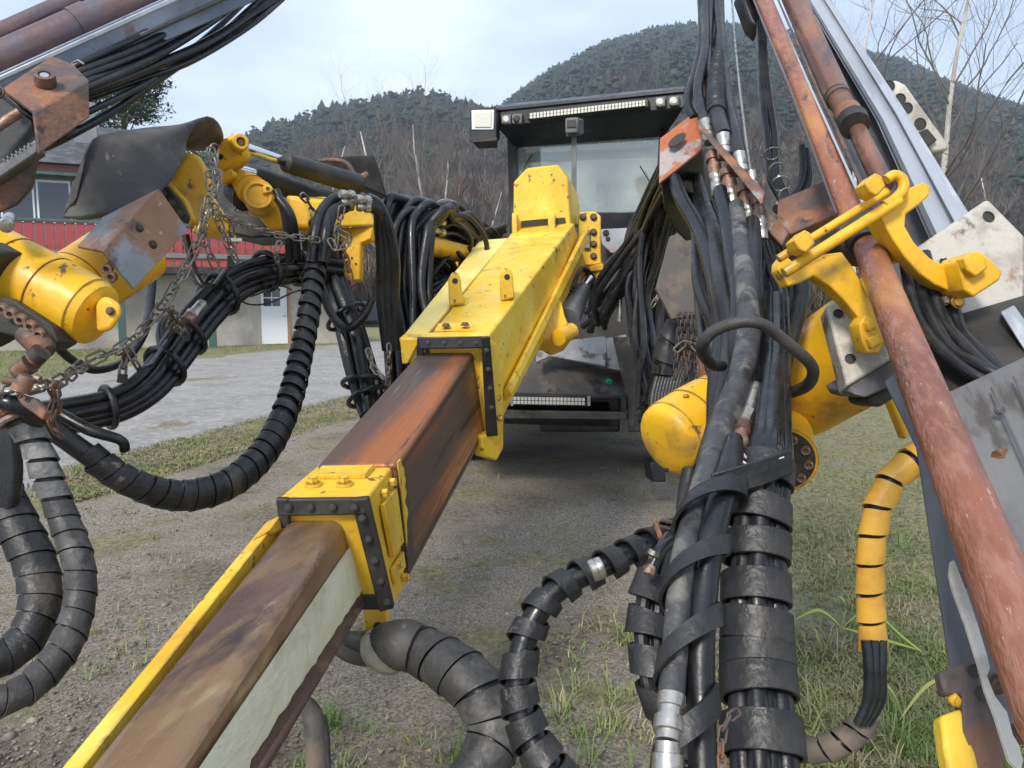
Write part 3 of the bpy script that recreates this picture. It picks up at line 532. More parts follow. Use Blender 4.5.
# big rotary cylinder lower left
p0, p1 = P(-45, 244, 1.86), P(100, 317, 1.84); r = 34*1.84/F
prof = [(0, 1.12*r), (.40, 1.12*r), (.402, 1.07*r), (.408, 1.07*r), (.41, 1.1*r), (.66, 1.1*r), (.662, 1.05*r), (.668, 1.05*r), (.67, 1.08*r), (.92, 1.05*r), (.925, 1.0*r), (.975, .93*r), (1.0, .70*r), (1.0, .3*r)]
lboom.lathe(p0, p1, prof, 48); lboom = lboom.build('boom', 'amber', rig, label='amber yellow left boom with rotary actuator')
mb = MB(); mb.prism([P(96, 302, 1.76), P(106, 295, 1.76), P(121, 304, 1.76), P(122, 314, 1.76), P(112, 331, 1.76), P(97, 333, 1.76)], (P(100, 317, 1.8)-CAM).normalized()*.06); lug = mb.build('end_lug', 'amber', lboom, .012, 3)
bolt(110, 311, 1.755, 3.2, -FW, 'dark_rust', lug, hexa=False)
# the tube behind it, rising to the upper right
mb = MB(); r0 = 36*2.2/F
mb.lathe(P(62, 297, 2.14), P(136, 248, 2.36), [(0, r0*.9), (.03, r0*.98), (.22, r0), (.222, r0*.97), (.23, r0*.97), (.232, r0), (1, r0*1.05)], 44); mb.build('boom_tube', 'amber', lboom)
# socket-head bolt ring along the flange below the cylinder
fl = MB(); fl.lathe(P(-20, 292, 1.80), P(-2, 303, 1.79), [(0, .13), (1, .13)], 36)
fl.prism([P(-10, 296, 1.74), P(10, 298, 1.74), P(52, 326, 1.74), P(58, 342, 1.74), P(44, 350, 1.74), P(20, 338, 1.74), P(-10, 330, 1.74)], FW*.08); fl = fl.build('bolt_flange', 'grime', lboom, .004)
for x, y in ((3, 308), (12, 312.5), (22, 318.5), (31.5, 325), (40, 333), (108, 268), (112, 276)):
    d = 1.72 if x < 60 else 2.02; c = P(x, y, d); rr = 4.6*d/F; nrm = (-FW-UP*.4+RT*.15).normalized(); mb = MB()
    mb.lathe(c, c+nrm*.014, [(0, rr*1.25), (.9, rr*1.2), (1, rr*1.1), (1, rr*.62), (.3, rr*.6), (.3, .0001)], 16, False); mb.build('socket_bolt', 'copper', lboom)
# rusty swivel fittings
sw = MB(); sw.lathe(P(26, 333, 1.74), P(48, 352, 1.72), [(0, .026), (.6, .028), (.85, .026), (1, .018)], 16); sw = sw.build('swivel', 'dark_rust', lboom)
rod('swivel_neck', (43, 350, 1.68), (30, 364, 1.68), 9, 9, 'dark_rust', sw)
rod('swivel_cap', (41, 352, 1.65), (34, 358, 1.65), 9.5, 9, 'grime', sw)
rod('swivel_neck', (30, 364, 1.66), (15, 374, 1.66), 10, 8.5, 'dark_rust', sw)
rod('swivel_neck', (28, 376, 1.6), (20, 390, 1.6), 8, 9, 'galv', sw)
rod('swivel_pin', (4, 380, 1.62), (16, 382, 1.62), 4, 4, 'dark_rust', sw); rod('swivel_pin', (35, 378, 1.62), (40, 380, 1.62), 5, 4, 'copper', sw)
plate('clamp_plate', [(14, 392, 1.62), (34, 398, 1.6), (46, 412, 1.6), (42, 420, 1.6), (20, 404, 1.6)], .02, 'rust', sw, .004, holes=[(20, 396, 1.6, 2), (28, 400, 1.6, 2)])
# bent galvanised guard plate
g = MB()
A1, A2, B1, B2, C1, C2 = (77, 246, 2.0), (104, 216, 2.1), (103, 251, 1.95), (159, 188, 2.15), (134, 289, 2.0), (188, 230, 2.2)
for q in ((A1, A2, B2, B1), (B1, B2, C2, C1)):
    pts = [PP(t) for t in q]; n = (pts[1]-pts[0]).cross(pts[2]-pts[0]).normalized(); n = n if n.dot(FW) > 0 else -n; g.prism(pts, n*.008)
gp = g.build('guard_plate', 'galv', lboom, .002, label='grey galvanised guard plate with rust stain')
for x, y in ((139.5, 228), (153, 244.5)): bolt(x, y, 2.02, 3.4, norm_of([B1, B2, C2]), 'grime', gp)
# hood of rubber sheet: curved surface with a rolled right end
sec = []   # rows from left to right: lower edge -> upper edge
rowsL = [((63, 217.5, 2.2), (66, 213, 2.2), (70, 208, 2.2), (74, 204, 2.2)), ((86, 219, 2.2), (76, 190, 2.22), (82, 168, 2.24), (88, 150, 2.26)), ((112, 213, 2.22), (100, 178, 2.26), (98, 150, 2.3), (102, 137, 2.34)),
         ((140, 203, 2.3), (130, 168, 2.34), (132, 141, 2.4), (142, 130, 2.48)), ((163, 190, 2.4), (158, 158, 2.44), (166, 134, 2.5), (180, 126, 2.6)), ((178, 168, 2.5), (176, 150, 2.52), (186, 130, 2.6), (203, 118.5, 2.72)), ((186, 152, 2.56), (186, 140, 2.6), (194, 126, 2.68), (208, 118, 2.8))]
V = []; nr = 40; ncx = 16
for i in range(nr+1):
    t = (len(rowsL)-1)*i/nr; row = [cr([r_[k] for r_ in rowsL], t) for k in range(4)]
    for j in range(ncx+1): V.append(PP(cr(row, 3*j/ncx)))
Fc = [(i*(ncx+1)+j, i*(ncx+1)+j+1, (i+1)*(ncx+1)+j+1, (i+1)*(ncx+1)+j) for i in range(nr) for j in range(ncx)]
# roll over the back: extra columns going behind
mb = MB(); mb.v = [tuple(v) for v in V]; mb.f = Fc
base = len(mb.v)
for i in range(nr+1):
    t = i/nr; a = V[i*(ncx+1)+ncx]
    for k in range(1, 9):
        an = k/8*math.pi*.75; w = .35+.65*t
        mb.v.append(tuple(a+RT*.06*w*t*math.sin(an)+(a-CAM).normalized()*(.45*k/8)*w-UP*.10*w*t*(1-math.cos(an))))
    for k in range(8):
        if i < nr:
            q = lambda ii, kk: (ii*(ncx+1)+ncx) if kk == 0 else base+ii*8+kk-1
            mb.f.append((q(i, k), q(i, k+1), q(i+1, k+1), q(i+1, k)))
hood_l = mb.build('rubber_hood', 'mat', lboom, label='black rubber sheet draped over the left boom'); so = hood_l.modifiers.new('th', 'SOLIDIFY'); so.thickness = .012; so.offset = 0
# yellow horn casting
mb = MB()
hp = [(160, 188), (166, 182), (173, 176), (178, 162), (188, 152), (200, 155), (209, 172), (216, 200), (234, 229), (224, 236), (205, 230), (190, 224), (184, 214)]
mb.ring_loft([[P(x, y, 2.62+.001*(x-160)) for x, y in hp], [P(x*.9+20, y*.9+18, 3.0) for x, y in hp]]); horn = mb.build('horn_casting', 'amber', lboom, .035, 4)
plate('flange_bore', [(156, 188, 2.57), (165, 184, 2.57), (180, 200, 2.57), (189, 216, 2.57), (186, 224, 2.57), (172, 214, 2.57), (160, 200, 2.57)], .05, 'grime', lboom, .01)
plate('flange_rim', [(162, 186, 2.585), (168, 181, 2.585), (186, 200, 2.585), (194, 220, 2.585), (188, 226, 2.585), (180, 206, 2.585)], .04, 'amber', lboom, .008)
for x, y in ((163, 194), (172, 203), (181, 213)): bolt(x, y, 2.56, 2.6, -FW, 'dark_rust', lboom, hexa=False)
mb = MB(); mb.prism([P(196, 222, 2.9), P(214, 212, 2.9), P(228, 232, 2.9), P(232, 240, 2.9), P(190, 232, 2.9)], FW*.1); mb.build('gusset', 'amber', lboom, .01)
plate('eye_lug', [(217, 168, 3.0), (215, 152, 3.0), (220, 141, 3.0), (229, 134, 3.0), (239, 134, 3.0), (244, 143, 3.0), (243, 154, 3.0), (232, 163, 3.0), (222, 170, 3.0)], .10, 'amber', lboom, .02, segs=3, holes=[(221, 157, 3.0, 2.6)])
bs = MB(); c = P(239, 143.5, 2.985); nn = (-FW*.8+RT*.55).normalized(); bs.lathe(c-nn*.02, c+nn*.03, [(0, .032), (.9, .032), (1, .028), (1, .017), (.2, .016), (.2, .0001)], 24, False); bs.build('bearing', 'amber', lboom)
mb = MB(); c = c+nn*.012; mb.lathe(c, c+nn*.012, [(0, .014), (1, .012)], 14); mb.build('pin', 'dark_rust', lboom)
mb = MB(); mb.prism([P(218, 176, 3.0), P(229, 167, 3.0), P(235, 172, 3.0), P(234, 177, 3.0), P(222, 184, 3.0)], FW*.12); mb.build('stop_block', 'amber', lboom, .01)
rod('piston_rod', (243, 147, 3.05), (288, 163, 3.35), 5.2, 5.0, 'chrome', lboom)
rod('tilt_cylinder', (284, 162, 3.3), (357, 184, 3.7), 9.5, 10.5, 'grime', lboom, prof=[(0, .6), (.02, .95), (.06, 1), (1, 1)])
rod('piston_rod', (231, 167, 3.15), (254, 173, 3.25), 4.2, 4.2, 'chrome', lboom)
rod('tilt_cylinder', (250, 172, 3.25), (310, 196, 3.6), 8.5, 10.5, 'grime', lboom, prof=[(0, .6), (.03, .95), (.08, 1), (1, 1)])
rod('lower_cylinder', (262, 183, 3.4), (350, 205, 3.9), 8, 9, 'grime', lboom)
hb = MB(); c = P(258, 194, 3.0); nn = (-FW+RT*.25).normalized(); hb.lathe(c-nn*.16, c+nn*.0, [(0, .062), (.9, .062), (1, .055), (1, .04), (.95, .038), (.95, .0001)], 32, False); hub = hb.build('pivot_hub', 'amber', lboom)
rod('hub_bore', (236, 190, 3.1), (246, 198, 3.05), 13, 14, 'grime', lboom)
mb = MB(); mb.lathe(P(243, 184, 3.1), P(252, 190, 3.02), [(0, .055), (1, .06)], 28); mb.build('pivot_ring', 'amber', lboom)
plate('hub_ear', [(262, 186, 3.0), (267, 184.5, 3.0), (272, 187, 3.0), (272, 192, 3.0), (262, 194, 3.0)], .03, 'amber', lboom, .005, holes=[(268, 188.5, 3.0, 1.8)])
plate('boom_cheek', [(258, 196, 3.15), (268, 190, 3.15), (279, 192, 3.15), (285, 229, 3.15), (270, 231, 3.15), (257, 216, 3.15)], .2, 'amber', lboom, .014, segs=3)
plate('boom_cheek', [(284, 194, 3.2), (296, 195, 3.2), (306, 200, 3.2), (312, 214, 3.2), (312, 229, 3.2), (293, 229, 3.2)], .2, 'amber', lboom, .02, segs=3)
mb = MB(); mb.box([(300, 198, 3.35), (367, 203, 3.5), (377, 226, 3.5), (300, 229, 3.35)], [(310, 195, 3.7), (360, 199, 3.9), (372, 222, 3.9), (310, 226, 3.7)]); bb = mb.build('boom_beam', 'lemon', lboom, .014, 3)
plate('beam_web', [(340, 228, 3.5), (373, 226, 3.5), (371, 239, 3.5), (361, 243, 3.5), (360, 280, 3.5), (344, 281, 3.5), (341, 250, 3.5)], .08, 'amber', lboom, .006, holes=[(352, 258, 3.5, 1), (356, 264, 3.5, 1), (349, 268, 3.5, 1)])
plate('beam_web', [(300, 229, 3.45), (336, 229, 3.45), (338, 262, 3.45), (302, 250, 3.45)], .1, 'grime', lboom, .006)
plate('shadow_block', [(212, 208, 3.3), (262, 216, 3.3), (284, 236, 3.3), (250, 238, 3.3), (224, 232, 3.3)], .2, 'grime', lboom, .01)  # dark block standing in for shade under the boom
# dark guard behind
hd = MB(); hp = [(309, 160), (343, 156.5), (374, 155), (380, 172), (387, 197), (364, 188), (345, 181), (330, 172)]
hd.ring_loft([[P(x, y, 3.9) for x, y in hp], [P(x-4, y+3, 4.3) for x, y in hp]]); hd.build('rear_guard', 'matte_black', lboom, .01, label='black steel guard behind the left boom')
hose('guard_arc', [(318, 161, 3.8, 2), (334, 160, 3.8, 2.2), (346, 163, 3.8, 2.2), (353, 172, 3.8, 2.2), (357, 186, 3.8, 2.2)], 'rust', lboom)
rod('guard_pin', (352, 183, 3.75), (367, 174, 3.8), 3.5, 3.0, 'copper', lboom)
# far part of that boom between hoses
rod('rear_barrel', (424, 244, 4.15), (472, 256, 4.6), 10, 9, 'amber', lboom)
rod('rear_barrel', (430, 262, 5.0), (480, 276, 5.4), 9, 8, 'grime', lboom)
plate('rear_bracket', [(440, 262, 4.9), (468, 258, 4.9), (470, 272, 4.9), (446, 278, 4.9)], .1, 'amber', lboom, .01)

# ---------------------------------------------------------------- left feed (rods, beam and rust bracket at the top left)


def bar(name, a, b, h, th, m, par, bev=.003):
    A, B = PP(a), PP(b); T = (B-A).normalized(); V = ((A+B)/2-CAM).normalized(); N = T.cross(V).normalized(); Q = N.cross(T)
    ha, hb2 = h*a[2]/F/2, h*b[2]/F/2; mb = MB(); mb.ring_loft([[A+N*ha, A-N*ha, A-N*ha+Q*th, A+N*ha+Q*th], [B+N*hb2, B-N*hb2, B-N*hb2+Q*th, B+N*hb2+Q*th]]); return mb.build(name, m, par, bev)
lfeed = bar('feed_beam', (-60, 115, 1.74), (330, -62, 2.26), 24, .14, 'blue_steel', rig, .004); lfeed['label'] = 'blue grey feed beam with rusty rods crossing the sky'
rod('drill_rod', (-60, 62, 1.85), (240, -74, 2.4), 11, 9, 'purple_rust', lfeed)
rod('drill_rod', (-60, 88, 1.8), (300, -75, 2.3), 18, 15, 'purple_rust', lfeed, prof=[(0, 1), (.32, 1), (.32, 1.08), (.36, 1.08), (.36, 1), (1, 1)])
bar('guide_strip', (-60, 106, 1.68), (300, -58, 2.18), 5.0, .02, 'steel_light', lfeed)
bar('feed_flange', (-60, 126, 1.73), (330, -50, 2.25), 4, .03, 'steel_dark', lfeed)
bar('feed_flange', (40, 90, 1.84), (330, -42, 2.35), 14, .03, 'blue_steel', lfeed)
# hoses under the left feed
hs = [((84, 62, 1.85), (150, 30, 2.0), (235, -20, 2.3), 3.4), ((84, 70, 1.85), (150, 42, 2.0), (250, -16, 2.3), 4.2), ((86, 76, 1.85), (150, 50, 2.0), (215, 14, 2.2), 4.2), ((88, 82, 1.85), (160, 50, 2.05), (240, -4, 2.3), 4.6),
      ((86, 80, 1.9), (165, 30, 2.1), (270, -36, 2.4), 3.6), ((88, 92, 1.85), (150, 68, 2.0), (205, 44, 2.15), 5.0), ((90, 98, 1.9), (140, 80, 2.0), (190, 62, 2.1), 3.0), ((88, 112, 1.85), (130, 92, 1.95), (160, 74, 2.05), 3.2), ((70, 135, 1.85), (118, 108, 1.95), (160, 78, 2.05), 4.2), ((88, 88, 1.83), (150, 60, 1.98), (205, 26, 2.15), 3.6)]
ends = [(300, -60, 2.6), (300, -45, 2.6), (262, -20, 2.5), (285, -40, 2.6), (330, -80, 2.7), (300, -18, 2.5), (292, -10, 2.5), (262, -16, 2.5), (282, -20, 2.5), (255, -14, 2.5)]
mids = [(270, -40, 2.45), (275, -32, 2.45), (240, -5, 2.35), (262, -22, 2.45), (300, -55, 2.55), (256, 12, 2.35), (250, 26, 2.3), (215, 30, 2.25), (225, 32, 2.25), (232, 6, 2.3)]
lhb = None
for (a, b, c, r_), m_, e in zip(hs, mids, ends):
    o = hose('hose_bundle' if lhb is None else 'hose', [(-20+a[0]*.3, a[1]+26, a[2]-.02, r_), (a[0]-30, a[1]+14, a[2], r_), a+(r_,), b+(r_,), c+(r_,), m_+(r_*.9,), e+(r_*.9,)], 'rubber_shiny', rig if lhb is None else lhb, n=40)
    if lhb is None: lhb = o; o['label'] = 'loose black hoses under the left feed beam'
wtube('wire_tie', [P(84, 64, 1.8), P(78, 60, 1.8), P(72, 63, 1.8), P(76, 69, 1.8)], .002, 'fitting', lhb, 5)
# rust bracket
bk = MB(); Fd = 1.62
for q, vec in (([(2, 88, 1.62), (34, 112, 1.60), (89, 80, 1.72), (74, 65, 1.8), (52, 55, 1.82)], .010), ([(34, 112, 1.60), (39, 154, 1.60), (90, 117, 1.70), (89, 80, 1.72)], .010)):
    pts = [PP(t) for t in q]; n = (pts[1]-pts[0]).cross(pts[2]-pts[0]).normalized(); n = n if n.dot(FW) > 0 else -n; bk.prism(pts, n*vec)
bk = bk.build('feed_bracket', 'rust', rig, .003, 3, label='rusty bent plate bracket with a hole')
hm = MB(); c = P(45, 79, 1.66); nb = norm_of([(2, 88, 1.62), (34, 112, 1.60), (89, 80, 1.72)])
hm.lathe(c-nb*.01, c+nb*.012, [(0, .022), (1, .021), (1, .0125), (.2, .012)], 24, False); hm.build('bracket_boss', 'dark_rust', bk)
hm = MB(); hm.lathe(c+nb*.003, c+nb*.010, [(0, .0115), (1, .009)], 12); hm.build('pin', 'chrome', bk)
# inside of the left feed below the bracket
mb = MB(); mb.box([(-30, 96, 1.68), (3, 92, 1.66), (36, 118, 1.66), (38, 152, 1.66)], [(-30, 96, 1.95), (0, 92, 1.95), (30, 116, 1.95), (34, 150, 1.95)]); inn_ = mb.build('feed_carriage', 'black_paint', rig, .004, label='black feed carriage on the left')
plate('carriage_plate', [(-20, 184, 1.62), (0, 176, 1.62), (38, 152, 1.62), (30, 190, 1.64), (16, 206, 1.65), (-20, 222, 1.65)], .02, 'dark_rust', inn_, .004, label='rusty brown lower plate')
plate('carriage_plate', [(-20, 172, 1.6), (0, 163, 1.6), (36, 138, 1.6), (38, 152, 1.6), (0, 178, 1.6), (-20, 188, 1.6)], .03, 'steel_dark', inn_, .004)
plate('carriage_side', [(-20, 100, 1.66), (0, 96, 1.66), (32, 120, 1.65), (36, 140, 1.65), (0, 166, 1.65), (-20, 176, 1.65)], .01, 'black_paint', inn_, .003)
for i in range(7):
    c = P(4+i*4.2, 160-i*2.6, 1.598); mb = MB(); mb.obox(c, RT*.0012+UP*.0006, (UP-RT*.4)*.0022, FW*.002); mb.build('stencil_mark', 'steel_grey', inn_, smooth=False)
rod('carriage_hose', (-20, 138, 1.6), (20, 112, 1.62), 5, 5, 'copper', inn_)
for i in range(0): hose('hose', [(-20, 128+i*12, 1.6, 3), (8, 122+i*10, 1.6, 3), (24, 112+i*10, 1.62, 3), (36, 122+i*8, 1.64, 3)], 'rubber', inn_)
bolt(-2, 92, 1.6, 5, -FW, 'dark_rust', inn_)
rod('end_cap', (6, 226, 1.72), (10, 218, 1.8), 7, 6, 'fitting', inn_)

# ---------------------------------------------------------------- left hoses
# bundle hung on the chain
cb = [(-30, 428, 2.2, 22), (20, 423, 2.25, 20), (70, 415, 2.35, 18), (118, 404, 2.45, 17), (150, 384, 2.55, 17.5), (174, 354, 2.68, 18), (201, 316, 2.82, 18), (236, 283, 3.0, 17), (272, 270, 3.2, 16), (310, 267, 3.4, 14), (340, 270, 3.5, 12)]
lb1 = hose('hose_bundle', [(a, b, d+.03, r*.42) for a, b, d, r in cb], 'rubber', rig, label='black hose bundle slung on chains at left')
pth = bundle(cb, 11, .0185, lb1, depth=.7, twist=.18, n=80, seg=12)
for f_, s_ in ((.21, .1), (.36, .2), (.455, .25), (.60, .25), (.76, .1), (.87, -.1)):
    ring(pth, f_, lb1, 'rubber_shiny', .011, 1.18, 1.1, tilt=s_)
for f_ in (.86, .80): ring(pth, f_, lb1, 'grime', .003, 1.0, .9, tilt=.4, name='cable_tie')
fit = rod('hose_fitting', (178, 331, 2.62), (203, 303, 2.74), 6.2, 5.6, 'fitting', lb1, prof=[(0, .8), (.05, 1.1), (.25, 1.1), (.26, .9), (.5, .9), (.51, 1.15), (.6, 1.15), (.61, .95), (.95, .95), (1, .8)])
rod('fitting_band', (186, 322, 2.6), (191, 316, 2.62), 6.6, 6.6, 'copper', lb1)
# loose hoses behind near (110-215, 250-370)
hose('loose_hose', [(56, 345, 2.2, 4.5), (72, 360, 2.25, 4.2), (95, 370, 2.3, 4), (125, 360, 2.5, 4), (145, 330, 2.7, 4.3), (151, 290, 2.9, 4.6), (151, 262, 3.0, 4.6)], 'rubber', lb1)
hose('loose_hose', [(186, 235, 2.9, 3.4), (190, 255, 2.9, 3.4), (196, 275, 2.9, 3.4), (206, 288, 2.9, 3.4), (214, 280, 3.0, 2.4)], 'rubber', lb1)
hose('loose_hose', [(165, 350, 2.75, 6), (162, 335, 2.8, 6), (166, 322, 2.85, 6), (176, 315, 2.9, 5)], 'rubber', lb1)
hose('loose_hose', [(278, 198, 3.0, 5), (290, 215, 3.0, 5), (294, 235, 3.05, 5), (297, 258, 3.1, 5)], 'rubber_shiny', lb1)
hose('loose_hose', [(276, 190, 3.0, 4), (284, 212, 3.0, 4), (288, 240, 3.05, 4), (290, 262, 3.1, 4)], 'rubber', lb1)
hose('loose_hose', [(205, 285, 3.0, 7), (203, 295, 3.0, 7), (203, 308, 3.0, 6.5)], 'rubber', lb1)
for i in range(4): hose('thin_cable', [(186+i*16, 268+i*3, 3.0, .9), (200+i*14, 286+i*5, 3.0, .9), (226+i*13, 280+i*8, 3.05, .9), (246+i*16, 274+i*6, 3.1, .9), (268+i*12, 290, 3.1, .9)], 'rubber', lb1, seg=6)
# spiral wrapped hoses S0
c0 = [(352, 205, 3.25, 6), (334, 207, 3.2, 7), (321, 225, 3.15, 8), (317, 258, 3.1, 8), (311, 300, 3.0, 8.5), (302, 350, 2.9, 9), (289, 402, 2.75, 10), (266, 450, 2.6, 11), (228, 484, 2.45, 12), (180, 496, 2.35, 12), (130, 482, 2.25, 11), (90, 456, 2.2, 10.5), (52, 430, 2.15, 10.5), (20, 415, 2.1, 14)]
s0 = hose('hose_bundle', c0, 'rubber', rig, n=110, label='black hose in spiral wrap hanging in a U at left'); p_ = Path(c0, 140)
L_ = p_.L
wrap(p_, s0, 'wrap', .054, .033, 1.12, l0=L_*.10, l1=L_*.52, thick=.005)
wrap(p_, s0, 'wrap', .050, .047, 1.12, l0=L_*.52, l1=L_*.90, thick=.005, jit=.15)
ring(p_, .095, s0, 'wrap', .016, 1.1, 1.1, name='wrap_collar')
for dx, dr in ((-4, 6), (7, 6.5)):
    hose('hose', [(352, 199+dx*.3, 3.2, dr*.85), (338+dx, 202+dx*.6, 3.15, dr), (325+dx, 214, 3.1, dr), (319+dx, 236, 3.05, dr), (316+dx, 262, 3.05, dr)], 'rubber_shiny', s0)
for k, (x, y) in enumerate(((340, 194), (356, 199))):
    rod('hose_fitting', (x, y, 3.1), (x+14, y+2, 3.15), 4.6, 4.6, 'fitting', s0, prof=[(0, .8), (.1, 1), (.35, 1), (.36, .8), (.6, .8), (.61, 1.15), (.9, 1.15), (1, .9)])
    rod('hose_fitting', (x+1, y+8, 3.12), (x+14, y+9, 3.15), 4.4, 4.4, 'fitting', s0, prof=[(0, .8), (.1, 1), (.35, 1), (.36, .8), (.6, .8), (.61, 1.15), (.9, 1.15), (1, .9)])
for i in range(3):
    hose('hose', [(366, 198+i*4, 3.2, 5.5), (378, 205+i*3, 3.25, 6), (388-i*4, 228, 3.3, 6.2), (394-i*6, 262, 3.35, 6.2), (394-i*6, 300, 3.4, 6.2), (398-i*5, 350, 3.45, 6.2)], 'rubber_shiny', s0, n=34)
# vertical bundle V
cv = [(322, 250, 3.55, 16), (335, 285, 3.5, 17), (347, 320, 3.45, 18), (357, 360, 3.4, 19), (368, 398, 3.35, 18), (372, 416, 3.3, 14)]
v0 = hose('hose_bundle', [(a, b, d+.05, r*.5) for a, b, d, r in cv], 'rubber', rig, label='black hose bundle hanging behind the spiral wrap')
pv = bundle(cv, 9, .021, v0, twist=.3)
ring(pv, .42, v0, 'rubber_shiny', .010, 1.15, 1.1, tilt=-.3); ring(pv, .80, v0, 'rubber_shiny', .011, 1.1, 1.1, tilt=.25); ring(pv, .88, v0, 'rubber_shiny', .011, 1.1, 1.1, tilt=-.1)
hose('hose', [(322, 290, 3.3, 4), (330, 312, 3.3, 4), (345, 328, 3.3, 4.5), (362, 318, 3.3, 4), (372, 300, 3.3, 3.5)], 'rubber_shiny', v0)
# sheaf V2 right of it
v2 = None
for i in range(15):
    xb = 384+i*3.3+random.uniform(-1.5, 1.5); top_ = 200+random.uniform(-4, 9); d = 4.05+.05*(i % 4)
    c = [(505-random.uniform(0, 26), 276-random.uniform(0, 52), d+.9, 3.0), (476-random.uniform(0, 16), 240-random.uniform(0, 26), d+.6, 3.2), (440+i*1.2, 214-i*.4+i*.9, d+.3, 3.8), (xb+18+i*.3, top_+3, d+.05, 4.2), (xb+6, top_+4+i*1.2, d, 4.6), (xb+random.uniform(-3, 3), top_+30, d-.05, 4.3), (xb-1+random.uniform(-4, 4), 285, d-.1, 4.4), (xb+3+random.uniform(-3, 3), 335, d-.15, 4.5), (xb+8-i*.5, 400, d-.2, 4.5)]
    o = hose('hose_bundle' if v2 is None else 'hose', c, 'rubber_shiny' if i % 3 else 'rubber', rig if v2 is None else v2, n=46)
    if v2 is None: v2 = o; o['label'] = 'sheaf of black hoses arching over beside the central boom'
for i in range(13):
    y = 206+i*4+random.uniform(-3, 3); k = random.uniform(-7, 7); hose('hose', [(418+i*2, y+k, 4.3, 3.2), (448+k, y+2-k, 4.5, 3.2), (474+k, y+16-i+k, 4.8, 3.0), (496, y+34-i*2-k, 5.1, 2.8), (512+k, y+60-i*3, 5.3, 2.6)], 'rubber', v2, n=26)
for i in range(16):
    x0 = random.uniform(424, 480); y0 = random.uniform(236, 304); hose('hose', [(x0-30+random.uniform(-12, 8), y0+random.uniform(-30, 10), 4.2, 2.4), (x0-10, y0-random.uniform(10, 30), 4.35, 2.6), (x0+8, y0, 4.45, 2.6), (x0+random.uniform(-5, 18), y0+26, 4.5, 2.6), (x0+random.uniform(-25, 10), y0+60, 4.5, 2.4)], 'rubber_shiny' if i % 2 else 'rubber', v2, n=24, seg=8)
for i in range(5):
    x, y = 420+(i % 2)*12, 214+i*5; rod('hose_fitting', (x, y, 4.15), (x+12, y+4, 4.25), 3.6, 3.6, 'fitting', v2, prof=[(0, .8), (.1, 1), (.35, 1), (.36, .8), (.6, .8), (.61, 1.15), (.9, 1.15), (1, .9)])
for i in range(7): hose('hose', [(425+i*3, 262+i*4, 4.3, 2.6), (440+i*4, 290-i*3, 4.5, 2.6), (460+i*3, 282+i*3, 4.7, 2.6), (452, 320-i*4, 4.7, 2.6), (430+i*3, 330, 4.6, 2.6)], 'rubber', v2, n=24, seg=8)
for i in range(4): hose('hose', [(470-i*8, 262, 4.6, 1.6), (478-i*6, 240, 4.7, 1.6), (490-i*3, 228+i*3, 4.8, 1.6), (500, 238+i*3, 4.9, 1.6)], 'rubber', v2, n=16, seg=7)
hose('hose', [(432, 216, 4.4, 2.4), (436, 205, 4.5, 2.4), (447, 201, 4.6, 2.4), (456, 206, 4.6, 2.4), (460, 216, 4.6, 2.4)], 'copper', v2)

# lower left pair
cs1 = [(12, 398, 1.75, 10), (22, 420, 1.75, 13), (34, 440, 1.75, 10.5), (47, 475, 1.75, 10.5), (64, 520, 1.75, 10.5), (78, 560, 1.72, 11), (80, 600, 1.7, 11), (66, 645, 1.65, 12), (38, 680, 1.6, 12), (5, 700, 1.55, 11.5), (-40, 708, 1.5, 11.5)]
a1 = hose('hose_bundle', cs1, 'rubber', rig, n=90, label='grey scuffed spiral wrapped hose at the lower left'); q_ = Path(cs1, 120)
wrap(q_, a1, 'wrap_grey', .046, .036, 1.08, l0=q_.L*.07, l1=q_.L*.30, thick=.005)
wrap(q_, a1, 'wrap_dusty', .044, .041, 1.08, l0=q_.L*.30, l1=q_.L*.97, thick=.005)
ring(q_, .03, a1, 'rust', .014, 1.15, name='clamp_ring'); ring(q_, .06, a1, 'galv', .008, 1.5, name='clamp_ring')
cs2 = [(-8, 400, 1.95, 13), (-8, 440, 1.95, 16), (-2, 480, 1.95, 15), (14, 520, 1.92, 16), (34, 560, 1.9, 16), (41, 598, 1.88, 16), (30, 634, 1.84, 15), (6, 656, 1.8, 15), (-30, 668, 1.75, 15)]
a2 = hose('hose_bundle', cs2, 'rubber', rig, n=80, label='thick black wrapped hose behind the scuffed one'); q_ = Path(cs2, 100)
wrap(q_, a2, 'wrap', .050, .047, 1.07, l0=q_.L*.22, l1=q_.L*.97, thick=.005); ring(q_, .22, a2, 'wrap_grey', .016, 1.1, name='clamp_ring')
for i in range(4): hose('hose', [(-20, 430+i*6, 1.9, 7), (6-i, 425+i*4, 1.9, 8), (14-i*3, 470, 1.9, 8), (8-i*5, 520, 1.9, 8)], 'rubber_shiny', a2)
hose('hose', [(0, 402, 1.7, 8), (12, 404, 1.7, 9), (26, 410, 1.72, 9), (36, 425, 1.75, 9)], 'rubber_shiny', a2)
hose('hose', [(60, 414, 2.2, 6), (90, 430, 2.2, 6), (120, 440, 2.22, 5), (125, 450, 2.24, 5)], 'rubber_shiny', a2)
